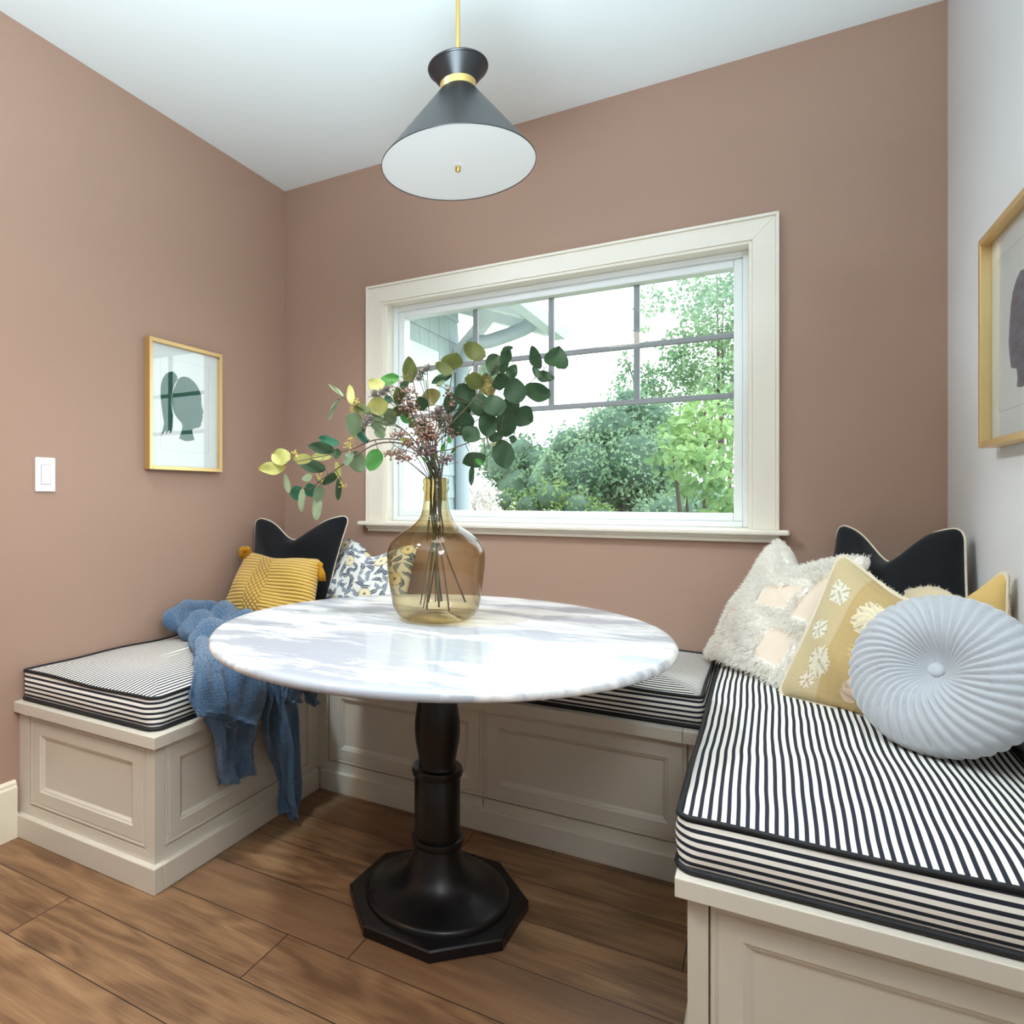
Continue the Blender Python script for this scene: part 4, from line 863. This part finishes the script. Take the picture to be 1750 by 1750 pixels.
# heap by the wall
sheet([[(-2.090, 1.905, .572), (-2.095, 1.885, .605), (-2.10, 1.96, .625), (-2.10, 2.04, .615), (-2.10, 2.13, .60), (-2.09, 2.20, .575)],
       [(-2.055, 1.895, .572), (-2.060, 1.860, .635), (-2.07, 1.94, .672), (-2.07, 2.03, .650), (-2.06, 2.10, .655), (-2.06, 2.19, .60)],
       [(-2.000, 1.885, .572), (-2.005, 1.845, .615), (-2.02, 1.91, .655), (-2.01, 1.99, .630), (-1.99, 2.08, .660), (-1.97, 2.17, .60)],
       [(-1.930, 1.865, .572), (-1.935, 1.815, .605), (-1.93, 1.88, .640), (-1.92, 1.97, .620), (-1.90, 2.05, .650), (-1.90, 2.14, .60)],
       [(-1.850, 1.800, .574), (-1.850, 1.765, .605), (-1.84, 1.84, .635), (-1.83, 1.93, .605), (-1.80, 2.02, .625), (-1.78, 2.12, .59)],
       [(-1.770, 1.705, .576), (-1.760, 1.700, .605), (-1.75, 1.78, .612), (-1.73, 1.89, .600), (-1.70, 2.0, .60), (-1.68, 2.1, .585)]], 64, 84, 1.5, .007, 1, jf=3.0)
# flow over the seat and the folded flap over the front edge
sheet([[(-1.80, 1.715, .585), (-1.78, 1.80, .615), (-1.77, 1.88, .60), (-1.75, 1.96, .60)],
       [(-1.69, 1.620, .585), (-1.68, 1.69, .615), (-1.66, 1.80, .605), (-1.65, 1.92, .60)],
       [(-1.58, 1.520, .585), (-1.57, 1.59, .610), (-1.56, 1.71, .605), (-1.56, 1.85, .60)],
       [(-1.515, 1.455, .585), (-1.51, 1.53, .600), (-1.51, 1.64, .595), (-1.51, 1.76, .59)],
       [(-1.475, 1.410, .560), (-1.463, 1.49, .560), (-1.463, 1.60, .555), (-1.465, 1.70, .55)],
       [H(333, 1195, -1.455), H(372, 1196, -1.44), H(412, 1190, -1.435), H(455, 1170, -1.44)],
       [H(338, 1215, -1.445), H(378, 1222, -1.425), H(414, 1225, -1.42), H(454, 1205, -1.43)],
       [H(341, 1216, -1.44), H(378, 1226, -1.42), H(408, 1232, -1.415), H(446, 1247, -1.425)]], 50, 80, 2.1, .011, 2)
# layer below the flap, hanging to the first tip
sheet([[(-1.50, 1.46, .575), (-1.49, 1.54, .575), (-1.49, 1.62, .575), (-1.49, 1.70, .575)],
       [H(346, 1195, -1.468), H(375, 1200, -1.458), H(410, 1200, -1.458), H(440, 1200, -1.462)],
       [H(352, 1232, -1.462), H(380, 1240, -1.448), H(410, 1245, -1.45), H(440, 1250, -1.46)],
       [H(366, 1262, -1.458), H(388, 1268, -1.440), H(412, 1275, -1.445), H(436, 1270, -1.457)],
       [H(370, 1305, -1.457), H(390, 1305, -1.438), H(410, 1300, -1.44), H(431, 1298, -1.455)],
       [H(374, 1346, -1.457), H(391, 1338, -1.437), H(408, 1332, -1.44), H(424, 1320, -1.455)]], 40, 64, 1.7, .012, 3)
# second fall reaching to the floor
sheet([[(-1.50, 1.66, .58), (-1.49, 1.72, .58), (-1.49, 1.80, .58), (-1.49, 1.90, .58)],
       [H(448, 1180, -1.468), H(468, 1180, -1.45), H(486, 1180, -1.445), H(505, 1180, -1.455)],
       [H(446, 1225, -1.465), H(467, 1230, -1.445), H(487, 1230, -1.435), H(508, 1225, -1.45)],
       [H(452, 1270, -1.46), H(470, 1275, -1.44), H(490, 1275, -1.425), H(510, 1272, -1.44)],
       [H(470, 1310, -1.455), H(482, 1318, -1.435), H(495, 1322, -1.415), H(509, 1320, -1.425)],
       [H(482, 1350, -1.445), H(490, 1358, -1.42), H(500, 1362, -1.40), H(509, 1362, -1.41)],
       [H(492, 1384, -1.425), H(497, 1390, -1.40), H(503, 1396, -1.39), H(508, 1402, -1.388)]], 40, 76, 1.8, .012, 4)
# short folded corner and thin end on the right
sheet([[(-1.50, 1.78, .585), (-1.49, 1.84, .585), (-1.49, 1.92, .585)], [H(480, 1160, -1.445), H(498, 1160, -1.43), H(515, 1160, -1.44)], [H(482, 1182, -1.435), H(499, 1182, -1.42), H(515, 1182, -1.43)], [H(485, 1198, -1.43), H(500, 1201, -1.415), H(514, 1200, -1.425)]], 20, 30, 1, .004, 5, .016)
sheet([[(-1.50, 1.90, .58), (-1.49, 1.98, .58), (-1.49, 2.04, .58)], [H(514, 1165, -1.455), H(524, 1165, -1.44), H(534, 1165, -1.45)], [H(520, 1185, -1.45), H(530, 1186, -1.435), H(540, 1186, -1.445)], [H(530, 1200, -1.445), H(538, 1206, -1.43), H(546, 1202, -1.44)]], 16, 26, 1, .003, 6)
bvs_n = len(bvs)
thr = mesh_obj('throw_blanket', bvs, bfs, M_throw, uv=buv, origin=(-1.8, 1.8, .57)); tag(thr, 'blue fleece throw draped over the left bench and hanging off its front edge', 'blanket')

nap = MB(); rn = np.random.default_rng(77); BV = np.array(bvs); FI = rn.integers(0, len(bfs), 30000)
for fi in FI:
    a, b, c, d = (BV[k] for k in bfs[fi]); f1, f2 = rn.random(2); P = (a * (1 - f1) + b * f1) * (1 - f2) + (d * (1 - f1) + c * f1) * f2
    nn = np.cross(b - a, d - a); ln = np.linalg.norm(nn)
    if ln < 1e-9: continue
    dr = nn / ln * rn.uniform(.5, 1) + rn.normal(size=3) * .55; dr /= np.linalg.norm(dr); sd = np.cross(dr, rn.normal(size=3)); sd /= np.linalg.norm(sd) + 1e-9; L = rn.uniform(.004, .009)
    nap.add([P - sd * .0008, P + sd * .0008, P + dr * L], [(0, 1, 2)])
nap.build('fleece_nap', mat('blue_nap', (84, 116, 148), .95, spec=.05), thr)

# ------------------------------------------------------------------ outside the window
struct(MB().box((-14, YB + TH + .02, -.45), (14, 30, -.40)).build('ground', mat('lawn', (120, 128, 90), .95)))
M_shingle = mat('blue_grey_shingle', (190, 208, 206), .85); t = NT(M_shingle); t.color(t.mix(t.noise(t.mapping(t.coord(), (1, 1, .2)), 9, 3), S(176, 194, 200), S(200, 213, 217)))
M_extwhite = mat('exterior_white', (238, 243, 244), .6); M_gutter = mat('gutter_grey', (176, 190, 198), .5); M_roof = mat('roof_shingle', (120, 122, 124), .9)
house = tag(empty('house_wing', (-2.29, 4.2, -.4)), 'blue grey shingled house wing with deep eaves outside the window on the left', 'house')
WX = -2.29; YC = 5.19
MB().box((WX - 1.5, YB + TH + .03, -.4), (WX, YC, 3.0)).build('wall', mat('wing_underlay', (120, 134, 136), .9), house)
shg = MB(); rs = np.random.default_rng(9); ex = .186; z0 = 2.412 - ex * 13
for k in range(20):
    z = z0 + k * ex; y = YB + .2 + rs.uniform(0, .1)
    if z > 3.0: break
    while y < YC - .005:
        wd = rs.uniform(.12, .27); y2 = min(y + wd, YC)
        shg.add([(WX + .004, y, z + ex + .02), (WX + .004, y2 - .006, z + ex + .02), (WX + .020, y2 - .006, z), (WX + .020, y, z), (WX, y, z), (WX, y2 - .006, z)], [(0, 1, 2, 3), (3, 2, 5, 4), (0, 3, 4), (1, 5, 2)]); y = y2
shg.build('siding', M_shingle, house)
fw = MB(); fw.box((WX + .01, 3.3, .2), (WX + .05, 4.72, 2.26)); fw.build('window_trim', M_extwhite, house); 
# downspout, eave, rafters, gutter
dsx, dsy = WX + .075, YC - .06
dn = MB(); el = [(dsx, dsy, -.38), (dsx, dsy, 1.9), (dsx, dsy, 2.16)] + [tuple(at_d(*q, 5.40)) for q in ((806, 592), (840, 582), (880, 568))] + [tuple(at_d(*q, 5.35)) for q in ((904, 556), (914, 536), (915, 500))]
dn.tube(spline(el, 6),   .058, 10); dn.build('downspout', M_gutter, house, smooth=True)
ev = MB()
def slab(mb, p0, p1, y0, y1, th):
    (xa, za), (xb, zb) = p0, p1; vs = [(xa, y0, za), (xb, y0, zb), (xb, y1, zb), (xa, y1, za), (xa, y0, za + th), (xb, y0, zb + th), (xb, y1, zb + th), (xa, y1, za + th)]
    mb.add(vs, [(3, 2, 1, 0), (4, 5, 6, 7), (0, 1, 5, 4), (1, 2, 6, 5), (2, 3, 7, 6), (3, 0, 4, 7)])
E0 = at_d(812, 470, 5.5); E1 = at_d(958, 560, 5.3)
slab(ev, (WX - .6, 3.06), (E1[0] - .10, E1[2] + .06), 2.95, 5.42, .05); ev.build('soffit', M_extwhite, house)
rf = MB(); slab(rf, (WX - .6, 3.12), (E1[0] - .04, E1[2] + .12), 2.93, 5.44, .04); rf.build('roof', M_roof, house)
for yy in (3.35, 4.0, 4.65, 5.30):
    r_ = MB(); slab(r_, (WX - .5, 2.90), (E1[0] - .13, E1[2] - .04), yy, yy + .09, .10); r_.build('rafter', M_extwhite, house)
bm_ = MB(); bm_.add([(WX + .02, YC - .12, 2.22), (WX + .02, YC - .12, 2.36), (WX + .42, YC - .12, 2.76), (WX + .52, YC - .12, 2.76), (WX + .02, YC - .02, 2.22), (WX + .02, YC - .02, 2.36), (WX + .42, YC - .02, 2.76), (WX + .52, YC - .02, 2.76)], [(0, 1, 2, 3), (7, 6, 5, 4), (0, 4, 5, 1), (1, 5, 6, 2), (2, 6, 7, 3), (3, 7, 4, 0)]); bm_.build('brace', M_extwhite, house)
gu = MB(); gx, gz = E1[0] - .09, E1[2] - .06; gp = [(0, .13), (0, 0), (.085, 0), (.135, .06), (.150, .13), (.142, .13), (.125, .065), (.08, .01), (.008, .01), (.008, .13)]
gv = [(gx + a, y, gz + b) for y in (2.95, 5.45) for a, b in gp]; m_ = len(gp); gu.add(gv, [(i, (i + 1) % m_, m_ + (i + 1) % m_, m_ + i) for i in range(m_)]); gu.add([(gx + a, 5.45, gz + b) for a, b in gp[:5]], [(0, 1, 2, 3, 4)]); gu.build('gutter', mat('gutter_white', (214, 224, 230), .5), house)

def foliage_mat(name, c1, c2, trans=.3):
    m = mat(name, c1, .6, spec=.3); t = NT(m); n1 = t.noise(t.coord(), 1.7, 2); n2 = t.noise(t.coord(), 14, 2)
    cc = t.mix(t.ramp(t.math('ADD', t.math('MULTIPLY', n1, .6), t.math('MULTIPLY', n2, .4)), [(.38, (0, 0, 0, 1)), (.62, (1, 1, 1, 1))]), S(*c1), S(*c2)); t.color(cc)
    o = t.t.nodes['Material Output']; tl = t.n('BsdfTranslucent'); t.set(tl.inputs[0], cc); mx = t.n('MixShader', {0: trans}); t.set(mx.inputs[1], t.b.outputs[0]); t.set(mx.inputs[2], tl.outputs[0]); t.set(o.inputs[0], mx.outputs[0]); return m
M_bark = mat('bark', (92, 80, 68), .95)
def tree(name, label, cat, yd, blobs, dens, leaf, m, core=None, seed=0, group=None, trunk=True, squash=1.0):
    """blobs: (px, py, r_px) measured against the window, standing at distance yd"""
    r = np.random.default_rng(seed); V = []; Fc = []; n0 = 0; cs = []
    for (px, py, rp) in blobs:
        c = at_y(px, py, yd + r.uniform(-.4, .4)); sc = (-math.sin(YAW) * c[0] + math.cos(YAW) * c[1]) / F_PX; R = rp * sc; cs.append((c, R)); n = int(dens * R * R)
        d = r.normal(size=(n, 3)); d /= np.linalg.norm(d, axis=1, keepdims=True)
        lump = 1 + .16 * np.sin(d[:, 0] * 7 + px) * np.sin(d[:, 2] * 8 + py) + .10 * np.sin(d[:, 1] * 13 + d[:, 0] * 11)
        P = c + d * (R * lump * r.uniform(.55, 1.06, n) ** .5)[:, None] * np.array([1, 1, squash])
        ax = r.normal(size=(n, 3)) + d * .5; ax[:, 2] -= .3; ax /= np.linalg.norm(ax, axis=1, keepdims=True); sd = np.cross(ax, r.normal(size=(n, 3)) + d * 1.2); sd /= np.linalg.norm(sd, axis=1, keepdims=True) + 1e-9; nn = np.cross(ax, sd)
        L = (leaf * r.uniform(.65, 1.3, n))[:, None]
        q = np.stack([P, P + ax * L * .45 + sd * L * .32 + nn * L * .08, P + ax * L, P + ax * L * .45 - sd * L * .32 + nn * L * .08], 1).reshape(-1, 3)
        V.append(q); k = np.arange(n) * 4 + n0; Fc.append(np.stack([k, k + 1, k + 2, k + 3], 1)); n0 += 4 * n
    V = np.concatenate(V); Fc = np.concatenate(Fc); base = np.array([cs[0][0][0], cs[0][0][1], -.4])
    e = tag(empty(name, tuple(base)), label, cat, group)
    me = bpy.data.meshes.new('foliage'); me.from_pydata((V - base).tolist(), [], Fc.tolist()); me.materials.append(m); o = bpy.data.objects.new('foliage', me); C.objects.link(o); o.parent = e
    tk = MB()
    if trunk:
        for c, R in (cs[::3] if core is None else cs): tk.tube(spline([base, base * .35 + (c) * .65 + np.array([0, 0, -.3 * R]), c + np.array([0, 0, R * .5])], 6), list(np.linspace(.040, .006, 13)), 6)
        tk.build('trunk', M_bark, e, smooth=True)
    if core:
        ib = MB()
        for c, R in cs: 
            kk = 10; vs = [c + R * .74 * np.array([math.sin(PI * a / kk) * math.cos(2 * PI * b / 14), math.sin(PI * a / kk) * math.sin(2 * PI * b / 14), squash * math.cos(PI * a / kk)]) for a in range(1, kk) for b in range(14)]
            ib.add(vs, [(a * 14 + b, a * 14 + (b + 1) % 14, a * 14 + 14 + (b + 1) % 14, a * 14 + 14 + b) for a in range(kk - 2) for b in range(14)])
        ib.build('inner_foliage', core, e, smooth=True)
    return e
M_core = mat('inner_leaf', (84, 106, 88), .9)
MF1 = foliage_mat('hedge_leaf', (120, 148, 124), (168, 192, 152), .4); MF2 = foliage_mat('oak_leaf', (104, 136, 104), (150, 176, 128), .4); MF3 = foliage_mat('maple_leaf', (112, 150, 102), (172, 198, 130), .4); MF4 = foliage_mat('pale_shrub_leaf', (100, 128, 76), (148, 168, 104)); MF5 = foliage_mat('far_leaf', (84, 112, 88), (120, 146, 108)); MF6 = foliage_mat('white_blossom', (216, 200, 196), (236, 230, 220), .3)
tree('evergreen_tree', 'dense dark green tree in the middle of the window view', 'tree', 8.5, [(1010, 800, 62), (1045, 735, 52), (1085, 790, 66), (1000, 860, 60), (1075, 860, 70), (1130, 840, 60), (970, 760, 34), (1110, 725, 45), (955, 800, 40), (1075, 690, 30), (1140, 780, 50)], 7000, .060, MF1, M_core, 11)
tree('oak_tree', 'tall airy oak tree filling the upper right of the window', 'tree', 9.5, [(1235, 545, 52), (1180, 510, 34), (1110, 515, 24), (1225, 480, 40), (1205, 625, 50), (1145, 655, 44), (1085, 655, 34), (1245, 650, 45), (1265, 580, 40), (1100, 690, 38), (1150, 590, 24), (1095, 575, 14), (1068, 612, 10), (1190, 555, 30), (1170, 620, 34), (1262, 500, 40), (1215, 690, 40)], 5200, .062, MF2, None, 12)
tree('maple_tree', 'bright green maple tree with large leaves at the right edge of the window', 'tree', 5.6, [(1205, 715, 42), (1240, 770, 48), (1165, 740, 34), (1150, 785, 32), (1200, 800, 36), (1250, 840, 34), (1170, 830, 20), (1235, 880, 26), (1180, 765, 36)], 4600, .085, MF3, None, 13)
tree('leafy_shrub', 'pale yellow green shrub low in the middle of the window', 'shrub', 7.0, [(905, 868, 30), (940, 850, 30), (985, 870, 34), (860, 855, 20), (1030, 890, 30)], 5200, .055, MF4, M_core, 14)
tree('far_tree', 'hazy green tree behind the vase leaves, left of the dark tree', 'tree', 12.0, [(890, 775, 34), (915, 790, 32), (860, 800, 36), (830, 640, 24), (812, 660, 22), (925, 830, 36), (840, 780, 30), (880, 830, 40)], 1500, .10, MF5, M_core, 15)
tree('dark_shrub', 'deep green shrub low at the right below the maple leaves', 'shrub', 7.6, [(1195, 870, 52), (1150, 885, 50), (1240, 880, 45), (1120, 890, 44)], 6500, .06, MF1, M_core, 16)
tree('flowering_shrub', 'white flowering shrub beside the downspout low in the window', 'shrub', 6.0, [(812, 868, 26), (832, 850, 20), (800, 850, 18), (838, 880, 22)], 12000, .045, MF6, None, 17)
